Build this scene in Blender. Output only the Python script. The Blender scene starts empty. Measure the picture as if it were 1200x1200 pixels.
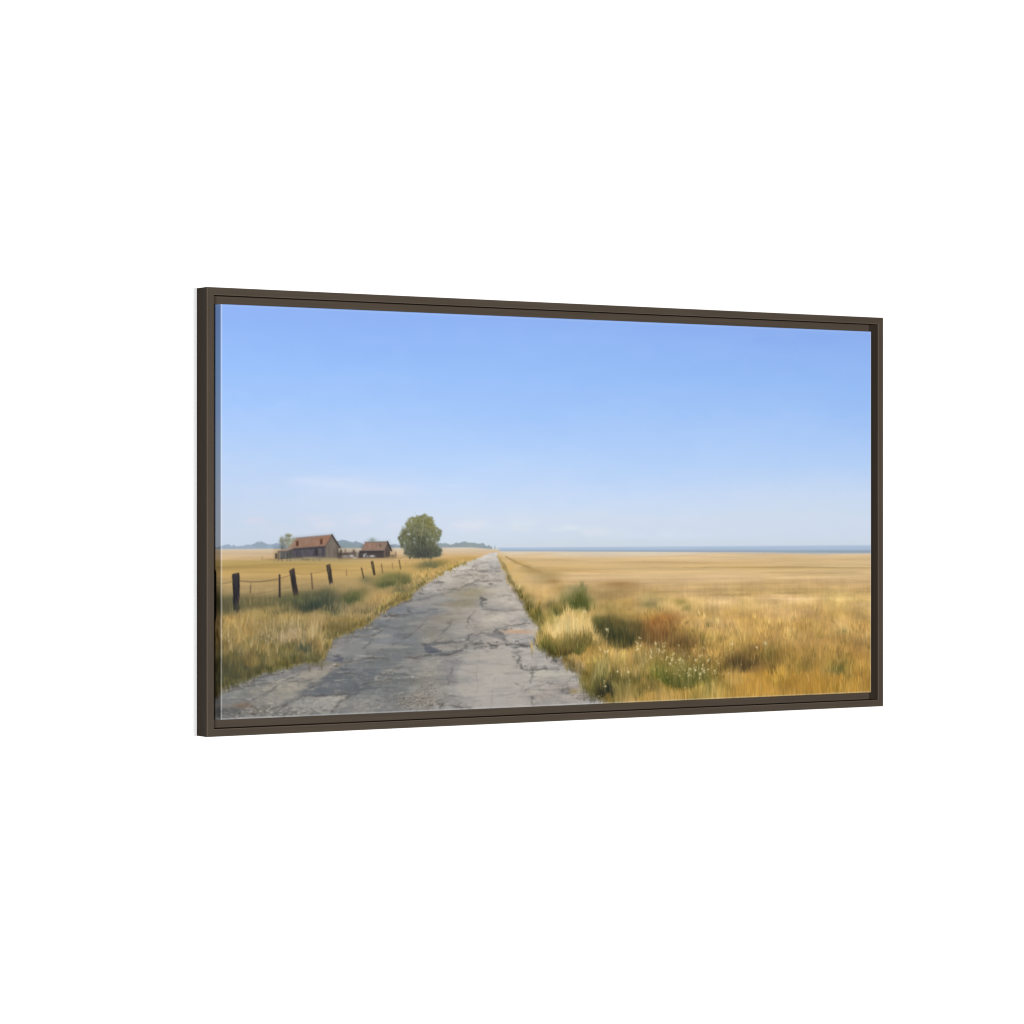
# A framed canvas print hung on a white wall.
import bpy, bmesh, math
import numpy as np

WOOD = (.050, .0385, .0285)     # stain of the frame
INK = 0.62                    # reflectance of the print's white
LAMP = (6.5, 9.0, 1.9, .4, 500)   # degrees right of the normal, metres away, width, height, watts
SIDE = (-34, 12.0, 2.0, .9, 1560)
AMBIENT = 0.08

# ------------------------------------------------------------------ the printed picture
# Painted stroke by stroke into an array laid out in canvas pixels (1200 x 600 on the
# front of the canvas plus the strip that wraps round each edge).
CW, CH, M = 1200, 600, 20
PW, PH = CW + 2 * M, CH + 2 * M
rng = np.random.default_rng(11)
yy, xx = np.mgrid[0:PH, 0:PW].astype(np.float32)
xx -= M
yy -= M                                              # canvas coordinates: (0,0) is the front's top left corner
img = np.zeros((PH, PW, 3), np.float32)


def C3(c):
    return np.array(c, np.float32) / 255.0


def smooth(a, b, x):
    t = np.clip((x - a) / (b - a + 1e-9), 0, 1)
    return t * t * (3 - 2 * t)


def noise(cx, cy, seed, octaves=4, gain=0.55):
    """value noise with cells cx by cy pixels, mean 0, about -1..1"""
    r = np.random.default_rng(seed)
    out = np.zeros((PH, PW), np.float32)
    amp, tot = 1.0, 0.0
    for o in range(octaves):
        sx, sy = max(cx / 2 ** o, 1.01), max(cy / 2 ** o, 1.01)
        gx, gy = int(PW / sx) + 3, int(PH / sy) + 3
        g = r.uniform(-1, 1, (gy, gx)).astype(np.float32)
        fx = (np.arange(PW) / sx); fy = (np.arange(PH) / sy)
        ix = fx.astype(int); iy = fy.astype(int)
        tx = fx - ix; ty = fy - iy
        tx = (tx * tx * (3 - 2 * tx)).astype(np.float32); ty = (ty * ty * (3 - 2 * ty)).astype(np.float32)
        a = g[iy][:, ix] * (1 - tx) + g[iy][:, ix + 1] * tx
        b = g[iy + 1][:, ix] * (1 - tx) + g[iy + 1][:, ix + 1] * tx
        out += amp * (a * (1 - ty)[:, None] + b * ty[:, None])
        tot += amp
        amp *= gain
    return out / tot * 1.6


def blur(a, s):
    if s <= 0:
        return a
    n = int(s * 3) + 1
    k = np.exp(-0.5 * (np.arange(-n, n + 1) / s) ** 2); k /= k.sum()
    p = np.pad(a, ((n, n), (n, n)), mode='edge')
    p = sum(k[i] * p[i:i + a.shape[0]] for i in range(2 * n + 1))
    return sum(k[i] * p[:, i:i + a.shape[1]] for i in range(2 * n + 1)).astype(np.float32)


def lay(mask, col, a=1.0):
    m = np.clip(mask * a, 0, 1)[..., None]
    c = col if isinstance(col, np.ndarray) and col.ndim == 3 else C3(col)
    img[:] = img * (1 - m) + c * m


def poly_mask(pts, soft=0.7, wob=0.0, seed=1):
    p = np.array(pts, np.float32)
    x0, y0 = np.floor(p.min(0)).astype(int) - 6; x1, y1 = np.ceil(p.max(0)).astype(int) + 7
    x0 = max(x0 + M, 0); y0 = max(y0 + M, 0); x1 = min(x1 + M, PW); y1 = min(y1 + M, PH)
    X = xx[y0:y1, x0:x1]; Y = yy[y0:y1, x0:x1]
    if wob:
        X = X + wob * noise(9, 7, seed, 3)[y0:y1, x0:x1]
        Y = Y + wob * noise(9, 7, seed + 1, 3)[y0:y1, x0:x1]
    ins = np.zeros(X.shape, bool)
    d2 = np.full(X.shape, 1e9, np.float32)
    for i in range(len(p)):
        ax, ay = p[i]; bx, by = p[(i + 1) % len(p)]
        if ay != by:
            c = ((ay > Y) != (by > Y)) & (X < (bx - ax) * (Y - ay) / (by - ay) + ax)
            ins ^= c
        dx, dy = bx - ax, by - ay
        t = np.clip(((X - ax) * dx + (Y - ay) * dy) / (dx * dx + dy * dy + 1e-9), 0, 1)
        d2 = np.minimum(d2, (X - ax - t * dx) ** 2 + (Y - ay - t * dy) ** 2)
    d = np.sqrt(d2) * np.where(ins, 1, -1)
    m = np.zeros((PH, PW), np.float32)
    m[y0:y1, x0:x1] = smooth(-soft, soft, d)
    return m


def shape(pts, col, soft=0.7, a=1.0, wob=0.0, seed=1):
    lay(poly_mask(pts, soft, wob, seed), col, a)


def blob(c, r, col, a=1.0, hard=0.0):
    cx, cy = c; rx, ry = r
    x0 = int(max(cx - 3 * rx + M, 0)); x1 = int(min(cx + 3 * rx + M + 1, PW))
    y0 = int(max(cy - 3 * ry + M, 0)); y1 = int(min(cy + 3 * ry + M + 1, PH))
    if x1 <= x0 or y1 <= y0:
        return
    X = (xx[y0:y1, x0:x1] - cx) / rx; Y = (yy[y0:y1, x0:x1] - cy) / ry
    d2 = X * X + Y * Y
    g = np.exp(-d2) if not hard else 1 - smooth(1 - hard, 1 + hard, np.sqrt(d2))
    g = (g * a)[..., None]
    img[y0:y1, x0:x1] = img[y0:y1, x0:x1] * (1 - g) + C3(col) * g


def blobs(rows):
    for c, r, col, a in rows:
        blob(c, r, col, a)


def line(pts, w, col, a=1.0, jag=0.0, taper=False):
    """a brush line through the points; w = width in canvas pixels"""
    p = [np.array(q, np.float32) for q in pts]
    if jag:
        q = [p[0]]
        for i in range(len(p) - 1):
            n = max(int(np.hypot(*(p[i + 1] - p[i])) / 6), 1)
            for k in range(1, n + 1):
                v = p[i] + (p[i + 1] - p[i]) * k / n
                if k < n:
                    v = v + rng.normal(0, jag, 2) * (1, 0.6)
                q.append(v.astype(np.float32))
        p = q
    P = np.array(p)
    x0, y0 = np.floor(P.min(0) - w * 2 - 3).astype(int) + M; x1, y1 = np.ceil(P.max(0) + w * 2 + 4).astype(int) + M
    x0 = max(x0, 0); y0 = max(y0, 0); x1 = min(x1, PW); y1 = min(y1, PH)
    if x1 <= x0 or y1 <= y0:
        return
    X = xx[y0:y1, x0:x1]; Y = yy[y0:y1, x0:x1]
    best = np.zeros(X.shape, np.float32)
    for i in range(len(p) - 1):
        ax, ay = p[i]; bx, by = p[i + 1]
        dx, dy = bx - ax, by - ay
        t = np.clip(((X - ax) * dx + (Y - ay) * dy) / (dx * dx + dy * dy + 1e-9), 0, 1)
        d = np.hypot(X - ax - t * dx, Y - ay - t * dy)
        ww = w * (1 if not taper else max(0.25, 1 - 0.8 * abs(2 * (i + .5) / (len(p) - 1) - 1)))
        if jag:
            ww *= rng.uniform(0.5, 1.4)
        best = np.maximum(best, 1 - smooth(ww * .5 - .5, ww * .5 + .7, d))
    g = (best * a)[..., None]
    img[y0:y1, x0:x1] = img[y0:y1, x0:x1] * (1 - g) + C3(col) * g


def blades(bx, by, L, lean, col, alpha=0.7, width=1.2, band=5, curl=0.5, head=False):
    """grass blades from base (bx,by) upwards, far ones first"""
    n = len(bx)
    order = np.argsort(by)
    alpha = np.broadcast_to(np.asarray(alpha, np.float32), (n,))
    width = np.broadcast_to(np.asarray(width, np.float32), (n,))
    k = np.floor(by / band)
    i = 0
    while i < n:
        j = i
        while j < n and k[order[j]] == k[order[i]]:
            j += 1
        ids = order[i:j]
        i = j
        lmax = L[ids].max()
        steps = int(lmax * 1.3) + 3
        t = np.linspace(0, 1, steps)[None, :]
        X = bx[ids, None] + lean[ids, None] * (t * (1 - curl) + curl * t * t) + M
        Y = by[ids, None] - L[ids, None] * t + M
        wgt = (1.15 - t ** 1.5) * (L[ids, None] / lmax) * alpha[ids, None] * width[ids, None] * 0.95
        if head:
            wgt = wgt * np.where(t > .8, 1.7, .75)
        X = X.ravel(); Y = Y.ravel(); wgt = wgt.ravel()
        c = np.repeat(col[ids], steps, 0)
        y0 = int(max(np.floor(Y.min()) - 1, 0)); y1 = int(min(np.ceil(Y.max()) + 3, PH))
        ok = (X >= 0) & (X < PW - 1.01) & (Y >= 0) & (Y < PH - 1.01)
        X, Y, wgt, c = X[ok], Y[ok], wgt[ok], c[ok]
        if len(X) == 0 or y1 - y0 < 3:
            continue
        ix = X.astype(int); iy = Y.astype(int)
        fx = X - ix; fy = Y - iy
        size = (y1 - y0) * PW
        A = np.zeros(size); S = np.zeros((size, 3))
        for ddx, ddy, ww in ((0, 0, (1 - fx) * (1 - fy)), (1, 0, fx * (1 - fy)), (0, 1, (1 - fx) * fy), (1, 1, fx * fy)):
            idx = (np.clip(iy + ddy, y0, y1 - 1) - y0) * PW + ix + ddx
            g = wgt * ww
            A += np.bincount(idx, g, size)
            for q in range(3):
                S[:, q] += np.bincount(idx, g * c[:, q], size)
        A = A.reshape(y1 - y0, PW); S = S.reshape(y1 - y0, PW, 3)
        cov = (1 - np.exp(-1.2 * A))[..., None]
        img[y0:y1] = img[y0:y1] * (1 - cov) + S / np.maximum(A, 1e-6)[..., None] * cov


def sample(x, y):
    return img[np.clip((y + M).astype(int), 0, PH - 1), np.clip((x + M).astype(int), 0, PW - 1)].copy()


def jitter(c, lum=0.1, hue=0.03):
    n = len(c)
    c = c * (1 + rng.normal(0, lum, (n, 1)))
    h = rng.normal(0, hue, (n, 1))
    return np.clip(c * np.concatenate([1 + h, 1 + h * .2, 1 - h * 1.2], 1), 0, 1)


def scatter(mask, n):
    """n random points distributed as the mask"""
    m = mask.ravel().astype(np.float64)
    m /= m.sum()
    i = rng.choice(m.size, n, p=m)
    return (i % PW) + rng.uniform(0, 1, n) - M, (i // PW) + rng.uniform(0, 1, n) - M


# ---- sky: blue paling towards the horizon
stops = np.array([1.9, 38.5, 90.8, 156.2, 221.5, 267.3, 306.5, 354.9])
cols = np.array([(142, 178, 243), (146, 184, 246), (152, 191, 249), (166, 200, 250), (183, 211, 250), (198, 218, 247), (208, 221, 240), (208, 219, 233)]) / 255.0
yw = yy + 9 * noise(260, 60, 5, 3)
for q in range(3):
    img[..., q] = np.interp(yw, stops, cols[:, q])
lay((1 - smooth(-20, 420, xx)) * smooth(120, 330, yy), (186, 202, 226), 0.42)      # greyer towards the left
lay(smooth(600, 1150, xx) * smooth(200, 350, yy), (212, 225, 242), 0.5)
img += (noise(40, 16, 6, 3) * 0.006)[..., None] * np.array([1, .6, .3], np.float32)
# thin clouds
puff = np.clip(0.5 + 0.7 * noise(70, 11, 21, 4), 0, 1)
for c, r, col, a in [
        ((190.3, 258.4), (62.8, 9.2), (208, 219, 242), .75), ((151.8, 252.4), (34.5, 6.6), (206, 218, 243), .6), ((255.2, 267.0), (62.8, 6.6), (210, 220, 241), .75),
        ((310.9, 264.2), (28.3, 5.2), (206, 218, 242), .5), ((389.9, 258.7), (22.0, 2.9), (208, 224, 244), .75), ((226.2, 281.0), (141.3, 9.2), (200, 216, 240), .3)]:
    d = ((xx - c[0]) / r[0]) ** 2 + ((yy - c[1]) / r[1]) ** 2
    lay(np.exp(-d) * (0.35 + 0.95 * puff), np.array(col) + (1, 2, 2), a * 1.0)
puff2 = np.clip(0.5 + 0.8 * noise(26, 10, 22, 4), 0, 1)
for c, r, col, a in [
        ((52.3, 312.4), (20.4, 4.6), (212, 214, 230), .8), ((160.3, 307.5), (31.4, 5.2), (212, 218, 234), .7), ((168.8, 317.6), (22.0, 7.9), (216, 218, 234), .8),
        ((232.0, 311.4), (25.1, 7.9), (216, 219, 236), .9), ((280.1, 319.1), (20.4, 6.6), (213, 218, 236), .7), ((415.6, 320.7), (28.3, 7.9), (220, 224, 238), .9),
        ((433.8, 315.6), (14.1, 3.9), (222, 226, 238), .7), ((510.5, 314.4), (28.3, 6.6), (217, 226, 238), .9), ((502.8, 326.2), (40.8, 5.2), (218, 223, 235), .6),
        ((601.3, 325.2), (40.8, 5.2), (218, 227, 238), .8), ((652.2, 332.0), (34.5, 6.6), (219, 224, 236), .8), ((98.2, 327.4), (94.2, 10.5), (205, 214, 230), .5),
        ((299.1, 335.8), (125.6, 10.5), (205, 213, 230), .5), ((782.4, 336.5), (94.2, 6.6), (214, 226, 242), .5), ((1125.8, 300.0), (94.2, 28.8), (207, 220, 240), .4)]:
    d = ((xx - c[0]) / r[0]) ** 2 + ((yy - c[1]) / r[1]) ** 2
    lay(np.exp(-d ** 1.3) * (0.25 + 1.0 * puff2), np.array(col) + (0, 1, 0), a * 1.05)

# ---- land underpainting

HZ_L, HZ_R = 359.9, 368.1
edge = HZ_L + (HZ_R - HZ_L) * np.clip((xx - 467.3) / (CW - 467.3), -2, 1.2)
lay(smooth(-1, 1.2, yy - edge) * smooth(433.8, 455.1, xx), (224, 202, 170))
# sea
top = 354.1 + (354.4 - 354.1) * np.clip((xx - 467.3) / (CW - 467.3), 0, 1.2)
sea = smooth(-1.0, 1.0, yy - top) * (1 - smooth(-1.2, 1.0, yy - edge)) * smooth(462.8, 473.5, xx)
f_ = np.clip((yy - top) / np.maximum(edge - top, 1), 0, 1)
seac = np.stack([np.interp(f_, [0, .3, .6, .78, 1], v) for v in ((184, 168, 160, 142, 158), (203, 188, 181, 158, 164), (226, 214, 206, 176, 172))], -1).astype(np.float32) / 255
seac += (noise(160, 2.2, 31, 2) * .012)[..., None]
lay(sea, seac)
# hills and far woods on the horizon
shape([(-28.5, 356.4), (-28.5, 349.6), (0.1, 349.4), (12.4, 347.8), (24.7, 349.4), (37.1, 348.6), (49.5, 347.3), (60.6, 344.9), (67.5, 345.9), (75.9, 347.2), (88.4, 346.0), (99.6, 346.7), (119.3, 347.4), (119.3, 357.4)], (140, 158, 178), .9, .95, 2.0)
shape([(46.8, 352.0), (52.3, 347.0), (60.6, 343.4), (68.9, 345.9), (77.3, 349.7), (74.5, 352.1)], (132, 148, 160), 1.6, .5, 2.0)
shape([(183.1, 357.9), (187.4, 342.8), (198.9, 340.6), (207.5, 342.2), (216.1, 344.2), (223.3, 344.0), (232.0, 346.9), (255.2, 347.0), (280.1, 348.4), (287.4, 347.4), (296.2, 349.8), (316.8, 351.2), (316.8, 358.9)], (130, 146, 158), .9, .97, 2.2)
shape([(188.8, 354.2), (194.6, 346.6), (211.8, 346.7), (232.0, 350.0), (240.7, 354.5)], (118, 136, 136), 1.5, .6, 2.0)
wood = [(355.4, 360.4), (361.4, 347.6), (368.9, 347.0), (377.9, 347.2), (385.4, 349.3), (392.9, 347.0), (398.9, 346.3), (408.0, 345.0), (417.1, 346.0), (424.6, 345.6), (432.2, 348.3), (436.8, 348.8), (442.1, 346.5), (446.6, 350.4), (453.6, 350.2), (458.2, 352.1), (458.6, 361.2)]
shape(wood, (132, 146, 152), .9, .97, 1.2)
shape([(405.0, 355.6), (408.0, 346.6), (424.6, 346.7), (435.3, 350.6), (438.3, 355.8)], (138, 152, 144), 1.6, .6, 2)
for p_ in range(26):
    c = (365.9, 351.5); d = (458.2, 352.1)
    k = rng.uniform(-14, 12)
    blob((rng.uniform(c[0], d[0]), c[1] + rng.uniform(-1, 3)), (rng.uniform(2, 6), rng.uniform(1, 2.2)), (128 + k, 142 + k, 144 + k * .6), .35)
shape([(461.7, 358.6), (462.1, 351.8), (464.6, 351.6), (465.5, 358.6)], (140, 154, 164), .8, .6)

# ---- left field
fl = smooth(354.2, 356.7, yy)
rowsL = np.array([353.5, 358.5, 364.8, 369.7, 374.7, 379.7, 389.7, 412.1, 439.5, 474.3, 549.1])
colL = np.array([(218, 200, 176), (212, 184, 144), (206, 172, 128), (196, 166, 110), (184, 158, 98), (176, 147, 88), (198, 163, 100), (202, 166, 102), (170, 145, 85), (176, 145, 80), (140, 122, 70)]) / 255.0
left = np.stack([np.interp(yy + 3 * noise(120, 8, 41, 3), rowsL, colL[:, q]) for q in range(3)], -1).astype(np.float32)
left *= (1 + 0.05 * noise(150, 4, 42, 3))[..., None]
SPLIT = 473.5
dip = 3.2 * smooth(411.0, 470.4, xx)
lay(smooth(352.6, 354.5, yy - dip) * (1 - smooth(SPLIT - 6, SPLIT + 2, xx)), left)
blobs([((284.5, 370.1), (94.2, 7.9), (214, 176, 124), .6), ((403.5, 362.1), (40.8, 3.4), (218, 184, 146), .7), ((373.4, 370.9), (37.7, 3.9), (200, 162, 98), .8),
       ((411.0, 367.3), (28.3, 2.6), (196, 156, 90), .7), ((197.4, 373.1), (40.8, 3.9), (178, 158, 104), .6), ((56.5, 376.8), (78.5, 2.6), (166, 138, 82), .5),
       ((240.7, 386.2), (62.8, 10.5), (205, 172, 110), .6)])
# ---- right field
rowsR = np.array([365.6, 368.9, 375.8, 382.7, 393.8, 404.8, 415.8, 432.4, 440.7, 465.5, 493.1, 527.5, 562.0, 617.2])
colR = np.array([(226, 208, 178), (224, 196, 154), (218, 188, 142), (208, 178, 130), (214, 182, 128), (220, 184, 130), (212, 174, 116), (200, 166, 108), (216, 180, 120), (204, 166, 103), (196, 155, 90), (178, 142, 78), (180, 140, 68), (182, 140, 64)]) / 255.0
right = np.stack([np.interp(yy - (edge - 365.2) * .8 + 5 * noise(130, 12, 51, 3), rowsR, colR[:, q]) for q in range(3)], -1).astype(np.float32)
far = 1 - smooth(410.3, 454.4, yy)
right *= (1 + (0.055 * noise(260, 4.5, 52, 4) * far + 0.05 * noise(60, 22, 53, 4) * (1 - far)))[..., None]
lay(smooth(-0.6, 1.4, yy - edge) * smooth(SPLIT - 6, SPLIT + 2, xx), right)


def streak(x0, x1, y0, y1, w, col, a):
    p = (x0, y0); q = (x1, y1)
    pts = [(p[0] + (q[0] - p[0]) * t, p[1] + (q[1] - p[1]) * t + rng.normal(0, .35)) for t in np.linspace(0, 1, 14)]
    line(pts, w, col, a, 0, True)


for (p, q, w, col, a) in [
        ((595.0, 372.8), (815.5, 376.7), 3.5, (206, 172, 120), .6), ((636.3, 378.5), (993.8, 381.8), 3, (196, 162, 110), .55), ((815.5, 387.3), (1201.4, 392.6), 3.2, (184, 152, 98), .7),
        ((684.4, 377.8), (916.5, 381.7), 2, (200, 165, 112), .5), ((1054.9, 388.5), (1201.4, 389.9), 1.6, (226, 200, 152), .8), ((950.7, 397.9), (1201.4, 403.5), 7, (204, 172, 116), .5),
        ((572.9, 391.1), (716.8, 395.3), 3, (200, 162, 102), .6), ((765.9, 399.9), (950.7, 404.8), 3, (228, 192, 140), .5), ((1125.8, 411.1), (1194.1, 413.4), 2.4, (196, 164, 108), .6),
        ((652.2, 401.2), (782.4, 402.8), 3, (228, 194, 136), .5), ((765.9, 414.8), (985.2, 416.3), 5, (198, 166, 108), .35), ((916.5, 426.4), (1197.7, 431.8), 8, (192, 162, 104), .4),
        ((882.6, 432.7), (950.7, 433.8), 3, (178, 148, 92), .6), ((993.8, 431.6), (1063.7, 432.7), 4, (176, 150, 98), .6), ((865.7, 437.2), (1197.7, 444.6), 3, (226, 192, 136), .6),
        ((495.0, 366.0), (620.3, 367.7), 3, (226, 194, 158), .6), ((510.5, 372.0), (636.3, 375.8), 2.5, (208, 174, 112), .6), ((495.0, 378.5), (652.2, 385.3), 4, (222, 184, 122), .5)]:
    streak(p[0], q[0], p[1], q[1], w, col, a)
for _ in range(520):                                   # fine horizontal brush marks in the distance
    u = rng.uniform(470.4, CW + M); v = rng.uniform(0, 1) ** 1.4
    y_ = 365.2 + v * 62
    c = sample(np.array([u]), np.array([y_]))[0] * 255
    ln = rng.uniform(18, 90)
    g = rng.choice([.93, .96, 1.03, 1.05])
    streak(u - ln, u + ln, y_, y_ + rng.uniform(-.6, .6), rng.uniform(1, 2.6), np.clip(c * (g, g, g * (2 - g) ** .4), 0, 250), .38)
for _ in range(260):
    u = rng.uniform(-M, 433.8); y_ = 356.0 + rng.uniform(0, 1) * 36
    c = sample(np.array([u]), np.array([y_]))[0] * 255
    ln = rng.uniform(14, 60); g = rng.choice([.94, .97, 1.03, 1.05])
    streak(u - ln, u + ln, y_, y_ + rng.uniform(-.5, .5), rng.uniform(1, 2.4), np.clip(c * g, 0, 250), .38)

# ---- farmstead
for _ in range(70):                                    # tree behind the big barn
    a_ = rng.uniform(0, 6.28); r_ = rng.uniform(0, 1) ** .5
    c = (108.0, 343.0)
    u = c[0] + 14 * r_ * np.cos(a_); v = c[1] + 10 * r_ * np.sin(a_)
    k = rng.uniform(0, 1)
    blob((u, v), (rng.uniform(1.6, 3.6), rng.uniform(1.3, 2.6)), (104 + 44 * k + (u - c[0]) * .8, 108 + 38 * k + (u - c[0]) * .8, 92 + 20 * k), .6)
blobs([((98.2, 349.8), (3.9, 3.9), (98, 104, 100), .8), ((248.7, 342.5), (7.1, 3.4), (150, 164, 158), .9), ((249.4, 341.2), (3.1, 2.6), (134, 150, 142), .8)])
# big barn
shape([(113.7, 352.9), (169.5, 349.5), (169.7, 367.3), (98.2, 367.5), (98.2, 356.7)], (88, 84, 92), .8)
shape([(94.0, 357.0), (115.1, 354.9), (115.1, 367.4), (94.0, 368.5)], (118, 118, 108), .9)
for k in range(60):
    c0 = (95.4, 362.2); c1 = (168.8, 362.8)
    u = rng.uniform(c0[0], c1[0]); v = rng.uniform(-6, 5) + c0[1]
    line([(u, v - 4), (u, v + 4)], rng.uniform(1, 2.5), [(74, 70, 82), (104, 98, 104), (66, 60, 66)][k % 3], .45)
shape([(152.1, 354.2), (156.7, 353.9), (156.7, 363.4), (152.1, 363.7)], (58, 54, 60), .8, .8)
shape([(158.3, 353.5), (163.7, 353.1), (163.7, 360.9), (158.3, 361.2)], (112, 106, 106), .8, .7)
shape([(142.6, 356.4), (148.9, 355.9), (148.9, 362.7), (142.6, 363.1)], (104, 100, 112), 1.0, .55)
shape([(129.1, 356.3), (134.8, 356.3), (134.8, 363.8), (129.1, 363.8)], (98, 94, 106), 1.0, .5)
shape([(106.6, 356.8), (115.8, 353.7), (115.8, 366.9), (106.6, 367.3)], (86, 84, 80), 1.0, .75)
shape([(169.4, 349.8), (180.5, 334.2), (193.4, 352.7), (190.8, 353.2), (190.5, 367.5), (169.5, 367.6)], (130, 118, 106), .7)
for k in range(34):
    c0 = (171.0, 356.6); c1 = (189.5, 356.7); u = rng.uniform(c0[0], c1[0]); v = c0[1] + rng.uniform(-8, 8)
    line([(u, v - 4), (u, v + 5)], rng.uniform(1, 1.8), [(110, 98, 90), (148, 134, 120), (120, 104, 92)][k % 3], .4)
shape([(169.4, 349.8), (171.7, 347.8), (171.7, 367.6), (169.4, 367.6)], (104, 98, 92), .8, .6)
shape([(121.5, 338.5), (180.8, 334.0), (170.0, 349.8), (113.7, 353.2), (107.3, 353.9)], (166, 126, 104), .8)
shape([(121.5, 338.5), (129.1, 338.3), (119.3, 352.4), (108.0, 353.6)], (168, 136, 112), 1.6, .8)
shape([(157.5, 336.4), (180.2, 334.5), (170.3, 349.0), (148.9, 349.6)], (180, 120, 90), 2.5, .5)
for k in range(90):
    t = rng.uniform(0, 1); s_ = rng.uniform(0, 1)
    a0 = np.array((124.9, 339.4)); a1 = np.array((177.4, 335.7)); b0 = np.array((116.5, 352.4)); b1 = np.array((168.1, 349.2))
    p = a0 + (a1 - a0) * t; q = b0 + (b1 - b0) * t; v = p + (q - p) * s_
    w_ = p + (q - p) * min(s_ + .3, 1)
    line([v, w_], rng.uniform(1, 2.4), [(188, 148, 124), (160, 112, 86), (172, 138, 118), (148, 114, 98)][k % 4], .32)
line([(121.5, 338.2), (180.7, 333.8)], 1.8, (150, 128, 120), .8)
line([(114.4, 353.3), (170.3, 350.0)], 2.0, (128, 106, 98), .8)
line([(115.8, 354.7), (169.1, 351.5)], 2.2, (62, 58, 66), .7)
line([(180.7, 333.7), (194.3, 352.9)], 2.6, (76, 66, 62), .95)
line([(170.3, 349.8), (180.2, 335.5)], 1.6, (112, 92, 82), .8)
line([(191.1, 352.9), (190.8, 367.3)], 1.6, (70, 62, 58), .8)
for c in ((123.2, 346.2), (163.1, 343.4)):
    shape([(c[0] - 1.9, c[1] - 3.6), (c[0] + 1.9, c[1] - 3.8), (c[0] + 2.1, c[1] + 3.4), (c[0] - 2, c[1] + 3.6)], (98, 62, 46), .8)
    line([(c[0] - 2.6, c[1] - 4), (c[0] + 2.4, c[1] - 4.2)], 1.4, (140, 96, 74), .8)
shape([(90.7, 356.5), (111.5, 351.9), (116.5, 352.9), (107.3, 356.6), (94.0, 357.8)], (172, 146, 130), .8)
line([(91.2, 357.6), (107.5, 357.1), (116.5, 354.2)], 1.5, (110, 92, 86), .7)
shape([(86.8, 360.2), (90.4, 359.7), (90.7, 367.7), (86.5, 367.9)], (88, 78, 64), .8)
line([(92.3, 358.5), (92.1, 369.7)], 1.8, (100, 88, 74), .9)
line([(94.7, 367.8), (126.3, 367.0)], 1.6, (72, 70, 64), .6)
blobs([((146.1, 367.7), (22.0, 2.4), (172, 156, 118), .9), ((119.3, 369.4), (18.8, 2.0), (176, 158, 118), .7), ((176.0, 369.4), (18.8, 2.1), (170, 154, 110), .8),
       ((137.6, 369.8), (7.9, 1.0), (128, 112, 72), .8), ((78.7, 369.1), (11.0, 1.3), (158, 130, 82), .8), ((129.1, 365.3), (3.9, 1.6), (92, 78, 76), .7)])
line([(65.5, 364.5), (66.2, 369.5)], 1.6, (160, 132, 92), .7)
# yard with junk
shape([(191.7, 361.2), (203.2, 359.3), (220.5, 358.2), (229.1, 360.8), (232.0, 367.9), (191.7, 368.0)], (104, 92, 86), 1.2, .85)
shape([(192.4, 353.3), (227.7, 353.5), (227.7, 359.5), (192.4, 359.9)], (196, 180, 156), 1.2, .8)
for c, r, col, a in [((194.6, 363.0), (3.8, 5.2), (64, 56, 52), .9), ((196.0, 358.0), (1.6, 2.6), (70, 60, 54), .9), ((203.2, 357.3), (1.6, 2.6), (130, 100, 82), .8), ((217.6, 358.7), (2.4, 3.4), (100, 74, 66), .9),
                     ((204.6, 361.8), (5.5, 1.6), (82, 66, 58), .8), ((203.2, 365.6), (6.3, 2.0), (158, 154, 150), 1), ((214.0, 364.9), (3.5, 1.7), (224, 222, 222), 1), ((215.4, 361.4), (3.1, 1.8), (110, 100, 96), .8),
                     ((223.6, 363.2), (1.7, 4.6), (176, 168, 152), .9), ((219.0, 367.8), (3.8, 0.9), (226, 222, 216), 1), ((209.6, 362.9), (2.5, 2.1), (120, 110, 100), .6)]:
    blob(c, r, col, a)
# small barn
shape([(226.8, 357.5), (269.2, 357.2), (269.2, 368.2), (225.4, 367.8)], (80, 71, 70), .8)
shape([(268.9, 357.2), (274.8, 345.1), (281.5, 357.3), (279.5, 357.6), (279.5, 367.0), (268.9, 368.2)], (100, 86, 77), .7)
shape([(236.9, 345.2), (275.1, 344.6), (269.2, 357.2), (228.8, 357.7)], (158, 126, 110), .8)
shape([(237.8, 346.3), (255.2, 346.4), (249.4, 354.6), (234.9, 354.5)], (180, 128, 104), 2.5, .6)
shape([(262.5, 345.8), (274.2, 345.3), (269.8, 356.0), (259.6, 355.9)], (156, 136, 112), 2, .7)
for k in range(50):
    t = rng.uniform(0, 1); s_ = rng.uniform(0, .8)
    a0 = np.array((237.8, 345.6)); a1 = np.array((273.5, 345.3)); b0 = np.array((230.6, 357.0)); b1 = np.array((268.4, 356.7))
    p = a0 + (a1 - a0) * t; q = b0 + (b1 - b0) * t
    line([p + (q - p) * s_, p + (q - p) * (s_ + .25)], rng.uniform(1, 2.2), [(182, 150, 132), (142, 106, 92), (166, 140, 122)][k % 3], .3)
line([(236.6, 345.0), (275.1, 344.3)], 1.6, (126, 112, 102), .85)
line([(228.5, 357.2), (269.2, 357.0)], 1.8, (140, 120, 110), .8)
line([(229.1, 359.0), (268.9, 358.8)], 2.2, (58, 52, 54), .7)
line([(274.9, 344.3), (281.8, 357.6)], 2.4, (66, 58, 56), .95)
blob((262.8, 349.3), (1.7, 2.5), (118, 82, 72), .9)
line([(269.8, 357.9), (269.8, 367.4)], 2.2, (128, 112, 100), .6)
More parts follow.
